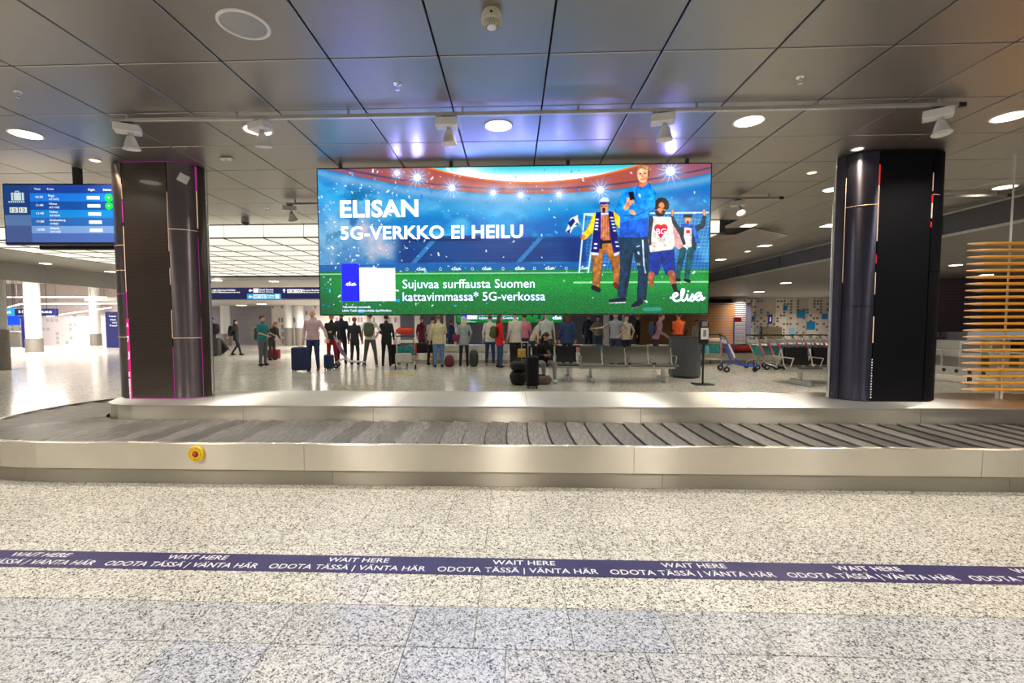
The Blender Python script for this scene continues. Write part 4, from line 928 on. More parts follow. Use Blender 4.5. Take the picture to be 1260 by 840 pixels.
rect(310, 65, 1200, 155, (16, 60, 150)); rect(310, 157, 1200, 248, (14, 116, 218)); rect(310, 250, 1200, 340, (10, 74, 158)); rect(310, 342, 1200, 432, (14, 128, 208)); rect(310, 434, 1200, 520, (36, 96, 170)); rect(310, 522, 1200, 604, (110, 150, 206)); rect(310, 606, 1200, 705, (70, 100, 170))
mw = M['letterlit']
def tt(s, u, v, w, h): 
    p_ = P(u, v); letters(s, (p_[0], -.0062, p_[2]), w/1200*TW, h/690*THH, mw, scr, .01)
tt('Time', 358, 120, 62, 22); tt('From', 490, 120, 66, 22); tt('Flight', 905, 128, 66, 24); tt('Status', 1055, 128, 80, 24)
for i, (a, b_, c_) in enumerate((('10:30', 'Riga', 'AY1072'), ('11:40', 'Vilnius', 'AY1102'), ('11:45', 'Tallinn', 'AY1014'), ('11:50', 'Gothenburg', 'AY862'), ('12:05', 'Gdansk', 'AY1152'))):
    v = 200+91*i; tt(a, 368, v+10, 74, 24); tt(b_, 498, v-6, (62, 84, 88, 160, 96)[i], 22); tt(c_, 500, v+34, 104 if i != 3 else 86, 22)
    rect(886+4*i, v-12, 1016+4*i, v+25, (240, 246, 250), 1.0, -.0056, 'status_box')
    if i < 2:
        p_ = P(1108, v+8); MB().lathe([(.046, -.0052), (.046, -.0062)], 24, (p_[0], 0, p_[2]), axis='y').build('status_dot', mat('lit green dot', s2l(10, 215, 60), .3, emit=1.0), scr, True)
        MB().prism([(0, 0)]*3, 0, 0) if False else None
        o = MB().add([(p_[0]-.016, -.007, p_[2]+.012), (p_[0]+.016, -.007, p_[2]+.012), (p_[0], -.007, p_[2]-.012)], [(0, 2, 1)]).build('arrow_mark', mw, scr)
m = MB()
for u0, u1, v0, v1 in ((122, 250, 152, 238),): a = P(u0, v1); b_ = P(u1, v0); m.box(a[0], b_[0], -.0065, -.0055, a[2], b_[2])
for u0, u1 in ((165, 172), (196, 203)): a = P(u0, 152); b_ = P(u1, 132); m.box(a[0], b_[0], -.0065, -.0055, a[2], b_[2])
a = P(165, 139); b_ = P(203, 132); m.box(a[0], b_[0], -.0065, -.0055, a[2], b_[2])
for k in range(8): a = P(92+21*k, 262); b_ = P(105+21*k, 246); m.box(a[0], b_[0], -.0065, -.0055, a[2], b_[2])
m.build('suitcase_icon', mat('pale icon', s2l(205, 225, 225), .4, emit=.9), scr)
m = MB()
for u in (142, 222): a = P(u, 236); b_ = P(u+8, 154); m.box(a[0], b_[0], -.0072, -.0066, a[2], b_[2])
m.build('icon_strap', mat('icon line', s2l(60, 110, 140), .4, emit=.5), scr)
for u in (98, 190):
    rect(u, 315, u+82, 375, (222, 232, 220), .9, -.0056, 'number_box'); p_ = P(u+14, 364); letters('12', (p_[0], -.0066, p_[2]), 54/1200*TW, 38/690*THH, M['black'], scr, .01)
MB().cbox((TW/2+.13, .17, THH/2-.035), (TW-.3, .06, THH), .008).build('rear_monitor', M['black'], t)
MB().cbox((.83, .11, THH+(CEIL-2.405-THH)/2+.0), (.075, .075, CEIL-2.405-THH+.04), .006).build('ceiling_post', M['black'], t)

# ================================================================== FLOOR TAPE
t = MB().box(-6.3, 9.6, 2.582, 2.775, .0012, .0024).build('floor_tape', M['tape']); tag(t, 'navy blue waiting line tape with white lettering across the front floor', 'tape')
per_ = 1.005
for k in range(-6, 10):
    x = -.375+per_*k+.02
    letters('WAIT HERE', (x+.235, 2.70, .003), .375, .052, M['tapetxt'], t, .01, 'floor'); letters('ODOTA TÄSSÄ | VÄNTA HÄR', (x-.085, 2.613, .003), .935, .054, M['tapetxt'], t, .008, 'floor')
for x0, x1, y, lb in ((418, 463, 474.5, 'thin yellow floor marking left of the bags, near the carousel'), (597, 640, 474.5, 'thin yellow floor marking at the foot of the black duffel bags'), (474, 510, 460.5, 'thin yellow floor marking between black dressed traveller and beige coat'), (606, 617, 460, 'short yellow floor marking near the feet of the red jacket'), (586, 594, 454.5, 'tiny yellow floor marking behind the blonde traveller'), (449, 460, 455, 'yellow floor marking at the feet of the white shirt with blue cap')):
    a = flr(x0, y, 0); b_ = flr(x1, y, 0); o = MB().box(a.x, b_.x, a.y-.05, a.y+.05, .001, .004).build('floor_marking', M['ytape']); tag(o, lb, 'floor marking')

# ================================================================== WOODEN SLATTED SCREEN (right)
t = thing('slatted_screen', 'honey coloured wooden slat screen on thin rods, right of the right pillar', 'screen', (0, 0, 0))
m = MB(); m.prism([(0, 0), (.17, -.045), (2.75, -.045), (2.75, .045), (.17, .045)], -.013, .013, 0)
sl = MB(); sl.add([], []); 
def slatmesh(L, w, h):
    m = MB(); ys = (-w, w); prof = [(-w, -h*.5), (-w, h*.5), (-w*.6, h), (w*.6, h), (w, h*.5), (w, -h*.5), (w*.6, -h), (-w*.6, -h)]
    vs = [(0, y*.25, z*.4) for y, z in prof] + [(.15, y, z) for y, z in prof] + [(L, y, z) for y, z in prof]
    m.add(vs[:16], [(j, (j+1) % 8, 8+(j+1) % 8, 8+j) for j in range(8)] + [tuple(range(7, -1, -1))], 1)
    m.add(vs[8:], [(j, (j+1) % 8, 8+(j+1) % 8, 8+j) for j in range(8)] + [tuple(range(8, 16))], 0)
    return m.mesh('wooden_slat', [M['wood'], M['woodend']])
smesh = slatmesh(2.7, .04, .0155)
for k in range(23): obj('wooden_slat', smesh, t, (5.262-.0*k, 5.62, .646+.0768*k))
for x in (5.80, 7.4):
    MB().tube([(x, 5.69, ZI+.006), (x, 5.69, CEIL-.002)], .010, 8).build('rod', M['white'], t, True)
    MB().cbox((x+.02, 5.75, .70), (.04, .04, .37), .004).build('rod_foot', M['alu'], t)

# ================================================================== SIGNS
q0, q1 = at(250, 368, 14.0), at(404, 353, 14.0)
t = thing('hanging_sign', 'long navy overhead sign with white baggage numbers, between left pillar and screen', 'sign', (q0.x-.3, 14.0, q0.z))
W_, H_ = q1.x-q0.x+.6, q1.z-q0.z
MB().cbox((W_/2, .06, H_/2), (W_, .12, H_), .006).build('sign_board', M['navy'], t)
SX = lambda px, py: ((px/8.4+250-250)*14/571.4*1.0+.3, (at(250+px/8.4, 345+py/8.4, 14.0).z-q0.z))
def st(s, px, py, w, h, mt='letterlit'):
    x = at(250+px/8.4, 345+py/8.4, 14.0).x-(q0.x-.3); z = at(250+px/8.4, 345+py/8.4, 14.0).z-q0.z; letters(s, (x, -.014, z), w/8.4*14/571, h/8.4*14/571, M[mt], t, .02)
def sb(px0, py0, px1, py1, mt, y=-.006):
    a = at(250+px0/8.4, 345+py1/8.4, 14.0); b_ = at(250+px1/8.4, 345+py0/8.4, 14.0); MB().box(a.x-q0.x+.3, b_.x-q0.x+.3, y, y+.006, a.z-q0.z, b_.z-q0.z).build('sign_field', M[mt], t)
sb(455, 136, 805, 193, 'cyan'); sb(88, 92, 155, 128, 'white'); sb(520, 82, 572, 125, 'letterlit'); sb(870, 90, 1022, 128, 'letterlit'); sb(520, 142, 655, 188, 'letterlit'); sb(745, 140, 788, 188, 'letterlit')
st('1-7', 62, 128, 85, 34); 
st('1-7', 92, 122, 60, 28, 'navy'); st('Baggage Reclaim', 162, 108, 180, 20); st('Matkatavarat', 162, 128, 230, 14); st('Hotel Service', 582, 104, 150, 20); st('Service', 582, 124, 150, 14); st('8-10', 915, 122, 100, 26, 'navy'); st('H', 880, 122, 24, 26, 'navy')
st('Baggage Reclaim', 1030, 110, 180, 20); st('Matkatavarat', 1030, 128, 180, 12); st('WC', 530, 182, 40, 28, 'cyan'); st('12', 600, 182, 40, 28, 'cyan'); st('Toilets', 662, 164, 76, 20); st('Ulos', 662, 184, 76, 14)
for px, py, dr in ((490, 104, 'l'), (490, 167, 'l'), (838, 104, 'u')):
    p_ = at(250+px/8.4, 345+py/8.4, 14.0); x, z = p_.x-q0.x+.3, p_.z-q0.z; m = MB(); m.T = Matrix.Translation((x, -.01, z)) @ Matrix.Rotation(0 if dr == 'l' else R_(90), 4, 'Y')
    m.add([(-.06, 0, 0), (0, 0, .055), (0, 0, .018), (.06, 0, .018), (.06, 0, -.018), (0, 0, -.018), (0, 0, -.055)], [(0, 6, 5, 4, 3, 2, 1)]); m.build('arrow_mark', M['letterlit'], t)
for x in (.5, W_-.5): MB().tube([(x, .06, H_), (x, .06, 3.10-q0.z)], .012, 6).build('hanger', M['dgrey'], t)
# signs of the far left hall
def flat_sign(label, px0, py0, px1, py1, Y, mt, lines=(), cat='sign', name='hanging_sign', post=False, hang=None):
    a = at(px0, py1, Y); b_ = at(px1, py0, Y); t = thing(name, label, cat, (a.x, Y, 0 if post else a.z)); w = b_.x-a.x; h = b_.z-(0 if post else a.z)
    MB().cbox((w/2, .06, h/2), (w, .12, h), .008).build('board', M[mt], t)
    for s, u, v, ww, hh in lines: letters(s, (u*w, -.006, v*h), ww*w, hh*h, M['letterlit'], t, .02)
    if hang:
        for x in (w*.25, w*.75): MB().tube([(x, .06, h), (x, .06, hang-a.z)], .015, 6).build('hanger', M['dgrey'], t)
    return t
flat_sign('navy overhead sign with white lettering crossing the white column at far left', 18, 379.5, 69, 388.5, 22.9, 'navy', (('8-12', .10, .4, .16, .4), ('Gates', .4, .4, .5, .4)), hang=4.0)
flat_sign('bright cyan sign panel at the far left edge', 4, 379, 18, 388, 22.9, 'cyan', (('Exit', .1, .3, .6, .4),), hang=4.0)
flat_sign('blue lit screen under the cyan sign at the far left edge', 4, 388.4, 21.5, 400, 23.2, 'sblue', cat='screen', name='blue_screen', hang=4.0)
flat_sign('tall navy information board with white lines beside the left pillar', 131, 383.5, 147, 424, 26, 'navy', (('Transit', .25, .86, .5, .04), ('PSA', .35, .76, .4, .04), ('WC', .45, .68, .35, .04), ('Taxi', .25, .60, .55, .04)), name='information_board', post=True)
t = flat_sign('slim purple totem sign with crossbar, left of the white column', 27, 389, 30.5, 421, 26, 'navy', name='totem_sign', post=True)
a = at(24, 391.5, 26); b_ = at(34, 389, 26); MB().cbox(((b_.x+a.x)/2-t.location.x, .06, (a.z+b_.z)/2), (b_.x-a.x, .1, b_.z-a.z), .005).build('crossbar', M['navy'], t)
for px0, py0, px1, py1, Y, lb in ((2, 365.5, 131, 365.5, 26.5, 'long straight white light line under the hall ceiling, upper one'), (25, 374, 147, 373.3, 25, 'long white light line under the hall ceiling, lower one'), (0, 380.5, 25, 374, 25, 'short slanting white light line at the far left edge'), (58, 389.2, 137, 378.2, 28, 'slanting white light line in front of the printed wall')):
    a = at(px0, py0, Y); b_ = at(px1, py1, Y); t = thing('linear_light', lb, 'light line', a); d = b_-a
    MB().tube([(0, 0, 0), tuple(d)], .035, 6).build('light_tube', M['line'], t)
    for k in (.15, .85): MB().tube([tuple(d*k), (d.x*k, d.y*k, 4.0-a.z)], .01, 4).build('hanger', M['dgrey'], t)
# counters and cabinets at far left
a = at(10, 423, 27); b_ = at(24, 411, 27); t = thing('desk', 'low brown desk under the blue screen at the far left', 'desk', (a.x, 27, 0)); MB().cbox(((b_.x-a.x)/2, .4, .45), (b_.x-a.x, .8, .9), .02).build('body', M['colb'], t); MB().cbox(((b_.x-a.x)/2, .4, .92), (b_.x-a.x+.1, .9, .04), .01).build('top', M['white'], t)

# ================================================================== FAR RIGHT: slat wall, barrier, counters
t = thing('slat_wall', 'wide brown timber slat wall in the background, under and right of the big screen', 'slat wall', (0, 0, 0))
a = at(786, 400, 29.0).x; b_ = at(903, 400, 29.0).x
sm2 = MB().cbox(((b_-a)/2, 0, 0), (b_-a, .05, .055), .006).mesh('timber_slat', M['woodd'])
for k in range(24): obj('timber_slat', sm2, t, (a, 29.0, .10+.105*k))
for x in (a+.05, (a+b_)/2, b_-.05): MB().cbox((x, 29.05, 1.3), (.06, .05, 2.58), .005).build('post', M['dgrey'], t)
t = thing('slat_wall', 'narrow pale slat wall beside the red sign, left of the printed wall', 'slat wall', (0, 0, 0))
a = at(905, 400, 29.0).x; b_ = at(919, 400, 29.0).x
sm3 = MB().cbox(((b_-a)/2, 0, 0), (b_-a, .05, .06), .006).mesh('timber_slat', M['lilac'])
for k in range(22): obj('timber_slat', sm3, t, (a, 29.2, .10+.125*k))
for x in (a+.05, b_-.05): MB().cbox((x, 29.25, 1.4), (.06, .05, 2.78), .005).build('post', M['dgrey'], t)
# barrier with round holes
a = flr(1145, 465, 0); b_ = flr(1262, 479, 0); d = (b_-a); L = d.length; rz = math.atan2(d.y, d.x)
t = thing('perforated_barrier', 'white metal barrier rail with round dark holes, right of the right pillar behind the slats', 'barrier', (a.x, a.y, 0), rz)
MB().cbox((L/2+.3, 0, .24), (L+1.4, .05, .20), .006).build('rail_beam', M['white'], t)
for k in range(8): MB().lathe([(.045, -.03), (.045, -.034)], 16, (.05+.29*k, 0, .25), axis='y').build('porthole', M['dgrey'], t, True)
for x in (-.2, .9, 2.1): MB().cbox((x, 0, .09), (.07, .05, .18), .005).build('foot', M['dgrey'], t)
t = thing('handrail', 'thin steel handrail behind the wooden slats on the right', 'handrail', (0, 0, 0))
a = at(1140, 428, 13.5); b_ = at(1300, 437, 10.5); MB().tube([a, b_], .022, 8).build('rail', M['alu'], t, True)
for k in (.15, .62, .95):
    p_ = a.lerp(b_, k); MB().tube([(p_.x, p_.y, 0), p_], .018, 6).build('post', M['alu'], t, True)
for px0, px1, Y, py, lb, mk in ((1143, 1176, 16.2, 419, 'dark machine cabinet with steel base under the purple wall', 'black'), (1181, 1209, 15.0, 419, 'pale grey cabinet left of the black gap, behind the slats', 'colw'), (1219, 1244, 15.0, 419, 'pale grey cabinet right of the black gap, behind the slats', 'colw'), (1256, 1300, 15.0, 419, 'black cabinet at the right frame edge behind the slats', 'black')):
    a = at(px0, py, Y); b_ = at(px1, py, Y); w = b_.x-a.x; t = thing('cabinet', lb, 'cabinet', (a.x, Y, 0)); h = max(.7, a.z)
    MB().cbox((w/2, .4, .16), (w, .8, .32), .01).build('base', M['alu'], t); MB().cbox((w/2, .4, .32+(h-.32)/2), (w, .8, h-.32), .01).build('body', M[mk], t)
    MB().cbox((w/2, -.012, .32+(h-.32)*.55), (w*.8, .02, (h-.32)*.6), .004).build('door', M['blackgl'] if mk == 'black' else M['mgrey'], t)

# ================================================================== BENCHES
def seat_unit(t, x, back, seat, y=0, flip=1):
    """one seat: perforated back and pan; faces -Y when flip = 1"""
    f_ = flip
    m = MB(); vs = []; n = 6
    for i in range(n+1):
        s = i/n; z = .44+.40*s; yy = f_*(.17+.10*s+.02*math.sin(s*3.1))
        for dx in (-.255, .255): vs += [(x+dx, y+yy, z), (x+dx, y+yy+f_*.02, z)]
    m.add(vs, [q for i in range(n) for q in ((4*i, 4*i+2, 4*i+6, 4*i+4), (4*i+1, 4*i+5, 4*i+7, 4*i+3), (4*i, 4*i+4, 4*i+5, 4*i+1), (4*i+2, 4*i+3, 4*i+7, 4*i+6))] + [(0, 1, 3, 2), (4*n, 4*n+2, 4*n+3, 4*n+1)])
    m.build('backrest', back, t)
    m = MB(); vs = []
    for i in range(n+1):
        s = i/n; yy = f_*(-.27+.46*s); z = .435-.03*s+.0*(s-.5)**2-(.03 if i == 0 else 0)
        for dx in (-.255, .255): vs += [(x+dx, y+yy, z), (x+dx, y+yy, z-.022)]
    m.add(vs, [q for i in range(n) for q in ((4*i, 4*i+4, 4*i+6, 4*i+2), (4*i+1, 4*i+3, 4*i+7, 4*i+5), (4*i, 4*i+1, 4*i+5, 4*i+4), (4*i+2, 4*i+6, 4*i+7, 4*i+3))] + [(0, 2, 3, 1), (4*n, 4*n+1, 4*n+3, 4*n+2)])
    m.build('seat', seat, t)
def bench(label, x0, n, y, back, seat, rz=0, frames=True, double=False, pitch=.575, arm=True):
    t = thing('beam_bench', label, 'bench', (x0, y, 0), rz, None)
    W_ = n*pitch
    for flip in ((1, -1) if double else (1,)):
        yo = 0 if flip == 1 else .62
        for i in range(n): seat_unit(t, pitch*(i+.5), back, seat, yo, flip)
        for i in range(n+1):
            x = pitch*i; m = MB(); f_ = flip
            m.tube([(x, yo+f_*.30, .80), (x, yo+f_*.19, .46), (x, yo+f_*.12, .38), (x, yo-f_*.26, .415)], .014, 6)
            if arm: m.tube([(x, yo+f_*.24, .62), (x, yo-f_*.16, .62), (x, yo-f_*.06, .42)], .013, 6)
            m.build('end_frame', M['alu'], t, True)
    MB().cbox((W_/2, .05, .345), (W_+.06, .08, .07), .006).build('beam', M['alu'], t)
    for i in ((.45, n-.45) if n > 2 else (.6, n-.6)):
        x = pitch*i; MB().cbox((x, .05, .19), (.07, .07, .26), .006).build('post', M['alu'], t)
        MB().cbox((x, .05, .06), (.10, .62, .12), .01).build('foot', M['alu'], t)
    return t
q = flr(716, 471, 0); q2 = flr(838, 471, 0)
bench('four seat perforated grey metal bench in front of the dark curved counter', q.x, 4, 11.25, M['perf'], M['perf'], pitch=(q2.x-q.x)/4*.96)
a = at(626, 430, 11.5).x; b_ = at(712, 430, 11.5).x
bench('bench with black seats where the girl with the phone sits, left of the grey bench', a, 3, 11.5, M['seatblk'], M['seatblk'], pitch=(b_-a)/3)
q = flr(945, 468, 0); bench('double sided black bench turned to the side, left of the right pillar', q.x, 4, 10.7, M['seatblk'], M['perf'], R_(2), double=True, pitch=.66)
# ---- counter, sanitiser stand
q = flr(845, 471, 0); t = thing('curved_counter', 'dark grey half round counter beside the grey bench', 'counter', (at(845, 440, 12.1).x, 12.1, 0))
m = MB(); pr = [(-.36+.72*k/16, -.27*math.sin(math.pi*k/16)) for k in range(17)] + [(.36, .3), (-.36, .3)]
m.prism(pr, .06, 1.03); m.build('body', mat('slate grey laminate', (.075, .08, .095), .4), t, True); MB().prism([(x*.94, y*.94) for x, y in pr], 0, .06).build('plinth', M['black'], t); MB().prism([(x*1.04, y*1.04) for x, y in pr], 1.03, 1.06).build('top', M['dgrey'], t, True)
q = flr(864.5, 473, 0); t = thing('dispenser_stand', 'black hand sanitiser stand with small screen, right of the curved counter', 'stand', (q.x, q.y, 0))
MB().cbox((0, 0, .012), (.42, .36, .024), .01).build('foot_plate', M['black'], t); MB().tube([(0, 0, .02), (0, 0, .95)], .022, 10).build('post', M['black'], t, True)
MB().cbox((0, 0, 1.20), (.22, .10, .56), .03).build('dispenser_body', M['black'], t); MB().cbox((0, -.053, 1.39), (.13, .01, .11), .003).build('small_screen', M['mgrey'], t); MB().cbox((0, -.053, 1.17), (.17, .01, .26), .003).build('white_plate', M['white'], t); MB().cbox((0, -.06, 1.18), (.07, .01, .15), .003).build('nozzle_panel', M['mgrey'], t); MB().cbox((.06, -.05, .80), (.07, .07, .18), .01).build('bottle', M['wtile2'], t)
# ---- red sign on a pole
q = flr(902, 447, 0); t = thing('pole_sign', 'small red sign on a thin blue pole behind the blue luggage cart', 'sign', (q.x, q.y, 0)); MB().tube([(0, 0, 0), (0, 0, 1.5)], .022, 8).build('pole', M['cobalt'], t, True); MB().cbox((.11, 0, 1.5), (.26, .03, .14), .005).build('sign_plate', M['red'], t); letters('EXIT', (.03, -.018, 1.475), .16, .05, M['letter'], t) if False else None

# ================================================================== LUGGAGE CARTS
CARTS = {}
def cart(label, x, y, rz, frame='alu', ad='teal', post='pinkad', group=None, scale=1.0, empty_=False):
    """side view along local X: handle at -X"""
    key = (frame, ad, post)
    if key in CARTS: 
        c = copy_tree(CARTS[key], (x, y, 0), rz, label, group); return c
    t = thing('luggage_cart', label, 'luggage cart', (x, y, 0), rz, group); F = M[frame]
    for s in (-1, 1):
        MB().tube([(-.42, .26*s, 1.00), (-.33, .27*s, .78), (-.10, .27*s, .30), (.02, .25*s, .20), (.52, .12*s, .17)], .017, 8).build('side_tube', F, t, True)
        MB().tube([(-.10, .27*s, .30), (-.36, .28*s, .22), (-.40, .28*s, .12)], .015, 8).build('wheel_bracket', F, t, True)
        w = MB().lathe([(.03, -.018), (.075, -.022), (.085, -.012), (.085, .012), (.075, .022), (.03, .018)], 20, axis='y').build('wheel', M['black'], t, True); w.location = (-.38, .30*s, .087)
        MB().lathe([(.035, -.024), (.035, .024)], 12, axis='y').build('hub', M['alu'], w, True)
    w = MB().lathe([(.03, -.018), (.06, -.02), (.066, -.01), (.066, .01), (.06, .02), (.03, .018)], 18, axis='y').build('wheel', M['black'], t, True); w.location = (.46, 0, .068)
    MB().tube([(.46, 0, .07), (.46, 0, .17)], .014, 6).build('fork', F, t, True)
    MB().tube([(-.42, -.27, 1.0), (-.45, -.2, 1.03), (-.45, .2, 1.03), (-.42, .27, 1.0)], .02, 8).build('handle_bar', M['black'], t, True)
    m = MB(); m.tube([(-.02, -.25, .21), (-.02, .25, .21)], .013, 6)
    for k in range(4): m.tube([(-.04, -.15+.10*k, .215), (.50, -.08+.053*k, .185)], .009, 6)
    m.build('platform', F, t)
    m = MB(); m.T = Matrix.Translation((-.22, 0, .56)) @ Matrix.Rotation(R_(-25), 4, 'Y'); m.cbox((0, 0, 0), (.02, .50, .34), .004); m.build('printed_panel', M[ad], t)
    m = MB(); m.T = Matrix.Translation((-.37, 0, .86)) @ Matrix.Rotation(R_(-24), 4, 'Y'); m.cbox((0, 0, 0), (.03, .46, .10), .008); m.build('basket_panel', M['white'], t)
    MB().tube([(-.345, -.30, .80), (-.17, -.30, .42)], .028, 8).build('printed_post', M[post], t, True)
    CARTS[key] = t; return t
q = flr(905, 458, 0); cart('blue framed luggage cart standing alone, right of the dispenser stand', q.x+.15, q.y+.2, R_(-8), 'cobalt', 'cobalt', 'white')
names = ['first', 'second', 'third', 'fourth', 'fifth', 'sixth', 'seventh', 'eighth', 'ninth', 'tenth']
for k in range(10):
    x = at(941+11.6*k, 430, 14.3).x
    c_ = cart('%s luggage cart from the left in the nested row behind the black bench' % names[k], x, 14.3+.02*k, R_(3), 'alu', 'teal', 'pinkad', 'nested luggage carts')
q = flr(430, 452, 0); cart('luggage cart with teal panel at left, between the red trousers and the white shirt', q.x, q.y, R_(15), 'alu', 'teal', 'pinkad')
q = flr(500, 453, 0); cart('luggage cart loaded with a red bag, right of the traveller dressed in black', q.x, q.y, R_(100), 'alu', 'teal', 'red')
for px, py, lb in ((875, 449, 'luggage cart half hidden behind the dispenser stand'),):
    q = flr(px, py, 0); cart(lb, q.x, q.y, R_(70), 'alu', 'teal', 'pinkad')

# ================================================================== BAGS
def suitcase(label, px, py, w, h, d, mt, rz=0, handle=.0, Y=None, tilt=0, wheels=True, z=0.0, loc=None, hm='alu', name='suitcase'):
    q = loc or flr(px, py, 0); t = thing(name, label, 'suitcase', (q[0], q[1], z), R_(rz)); t.rotation_euler = (R_(tilt), 0, R_(rz))
    b0 = .045 if wheels else 0
    MB().cbox((0, 0, b0+(h-b0)/2), (w, d, h-b0), .035).build('shell', mt, t)
    m = MB()
    for k in range(4): m.cbox((-w*.33+w*.22*k, -d/2-.001, b0+(h-b0)/2), (.018, .008, (h-b0)*.82), .003)
    m.build('ribs', mt, t)
    MB().cbox((0, 0, b0+(h-b0)/2), (w+.004, .012, h-b0+.004), .004).build('zip_band', M['black'], t)
    MB().tube([(-.07, 0, h-.005), (-.06, 0, h+.02), (.06, 0, h+.02), (.07, 0, h-.005)], .009, 6).build('top_handle', M['black'], t, True)
    if wheels:
        for sx in (-1, 1):
            for sy in (-1, 1): MB().lathe([(.024, -.011), (.024, .011)], 12, (sx*(w/2-.04), sy*(d/2-.04), .0242), axis='x').build('wheel', M['black'], t, True)
    if handle:
        m = MB()
        for sx in (-.08, .08): m.tube([(sx, d*.3, h-.01), (sx, d*.3, h+handle)], .009, 6)
        m.tube([(-.09, d*.3, h+handle), (.09, d*.3, h+handle)], .014, 6); m.build('telescopic_handle', M[hm], t, True)
    return t
def soft_bag(label, loc, r, mt, name='duffel_bag', cat='bag', rz=0, straps=True, seed=1):
    t = thing(name, label, cat, loc, R_(rz)); m = MB(); m.ell((0, 0, r[2]), r, 18, 12)
    rg = random.Random(seed); vs = []
    for v in m.v:
        x, y, z = v; z = r[2]+(z-r[2])*1.0
        k = 1+.05*math.sin(7*x/r[0]+seed)*math.cos(5*z/r[2])
        sx = math.copysign(abs(x/r[0])**.62, x)*r[0] if x else 0; sy = math.copysign(abs(y/r[1])**.7, y)*r[1] if y else 0; zz = r[2]+math.copysign(abs((z-r[2])/r[2])**.75, z-r[2])*r[2]
        vs.append((sx*k, sy*k, max(0, zz)))
    m.v = vs; m.build('fabric_body', mt, t, True)
    MB().tube([(-r[0]*.8, 0, r[2]*1.93), (0, 0, 2*r[2]+.004), (r[0]*.8, 0, r[2]*1.93)], .008, 6).build('zip', M['black'], t, True)
    if straps:
        for s in (-1, 1): MB().tube([(-r[0]*.45, s*r[1]*.8, r[2]*1.5), (-r[0]*.3, s*r[1]*.35, r[2]*2.2), (r[0]*.3, s*r[1]*.35, r[2]*2.2), (r[0]*.45, s*r[1]*.8, r[2]*1.5)], .010, 6).build('carry_strap', M['black'], t, True)
    return t
def backpack(label, loc, rz, mt, h=.46, w=.30, d=.17, lean=0):
    """worn on a back: local -Y is away from the wearer"""
    t = thing('backpack', label, 'backpack', loc); t.rotation_euler = (R_(lean), 0, R_(rz))
    m = MB(); m.ell((0, 0, 0), (w/2, d/2, h/2), 16, 12); m.v = [(math.copysign(abs(2*x/w)**.6, x)*w/2, math.copysign(abs(2*y/d)**.8, y)*d/2, math.copysign(abs(2*z/h)**.7, z)*h/2) for x, y, z in m.v]; m.build('main_body', mt, t, True)
    m = MB(); m.ell((0, -d*.42, -h*.16), (w*.34, d*.28, h*.24), 12, 8); m.build('front_pocket', mt, t, True)
    for s in (-1, 1): MB().tube([(s*.08, d*.3, h*.42), (s*.12, d*.62, h*.36), (s*.13, d*.75, 0), (s*.11, d*.4, -h*.4)], .014, 6).build('shoulder_strap', M['black'], t, True)
    return t
P_ = paint
suitcase('large navy hard suitcase standing left of the man in the pink shirt', 371, 457, .50, .72, .28, P_((28, 42, 84)), 4)
suitcase('small navy suitcase between the pink shirt and the red trousers', 405, 455, .27, .47, .20, P_((34, 50, 92)), -8)
suitcase('dark grey suitcase beside the left pillar, held by the grey jacket', 265, 438, .42, .78, .28, P_((60, 62, 58)), 0)
s_ = suitcase('black wheeled suitcase pulled tilted by the woman with the black backpack', 278, 436.5, .40, .62, .24, P_((20, 20, 20)), 60, .3); s_.rotation_euler = (R_(0), R_(-38), R_(6)); s_.location.z = .11
suitcase('red suitcase behind the woman in the teal shirt', 337, 442, .46, .40, .26, P_((150, 20, 34)), 0, .25)
suitcase('black suitcase right of the traveller dressed in black', 487, 449, .33, .70, .26, P_((24, 24, 26)), 0)
suitcase('tall narrow black suitcase standing in front of the sitting girl', 655, 477, .27, .70, .30, P_((16, 18, 28)), 0)
t = soft_bag('black duffel bag at the bottom of the pile left of the tall black suitcase', (*flr(638, 473, 0)[:2], 0), (.20, .24, .165), P_((34, 34, 36)), seed=2)
t2 = soft_bag('black duffel bag on top of the other duffel bag, beneath the silver handles', (*flr(638, 473, 0)[:2], .33), (.19, .22, .11), P_((44, 44, 46)), seed=4)
q = flr(641, 468, 0); suitcase('grey trolley bag with raised silver handles and yellow tag behind the duffel bags', 0, 0, .30, .52, .20, P_((90, 90, 88)), 0, .42, loc=(q.x+.10, q.y+.12, 0), hm='white')
o = MB().cbox((0, 0, .11), (.20, .05, .22), .01).build('paper_bag', P_((235, 190, 90)), None, loc=(q.x+.02, q.y+.09, .56)); tag(o, 'yellow paper bag resting on the trolley bag, between the silver handles', 'paper bag')
soft_bag('maroon bag on the floor beside the jeans of the beige coat', (*flr(553, 451, 0)[:2], 0), (.16, .14, .17), P_((110, 40, 60)), seed=5)
soft_bag('dark green backpack standing right of the blonde traveller', (*flr(583, 451, 0)[:2], 0), (.15, .13, .26), P_((50, 60, 48)), 'floor_backpack', 'backpack', seed=6)
soft_bag('grey brown bag lying on the floor between the tall suitcase and the white shoes', (*flr(667, 472.5, 0)[:2], 0), (.22, .13, .10), P_((120, 100, 90)), seed=7)
q = flr(499, 453, 0); soft_bag('bright red bag on top of the loaded luggage cart', (q.x, q.y, 1.055), (.27, .2, .11), P_((215, 60, 36)), seed=8)
suitcase('white case on the loaded luggage cart, under the red bag', 0, 0, .50, .30, .28, P_((190, 186, 178)), 5, loc=(q.x, q.y-.20, 0), z=.20, wheels=False)
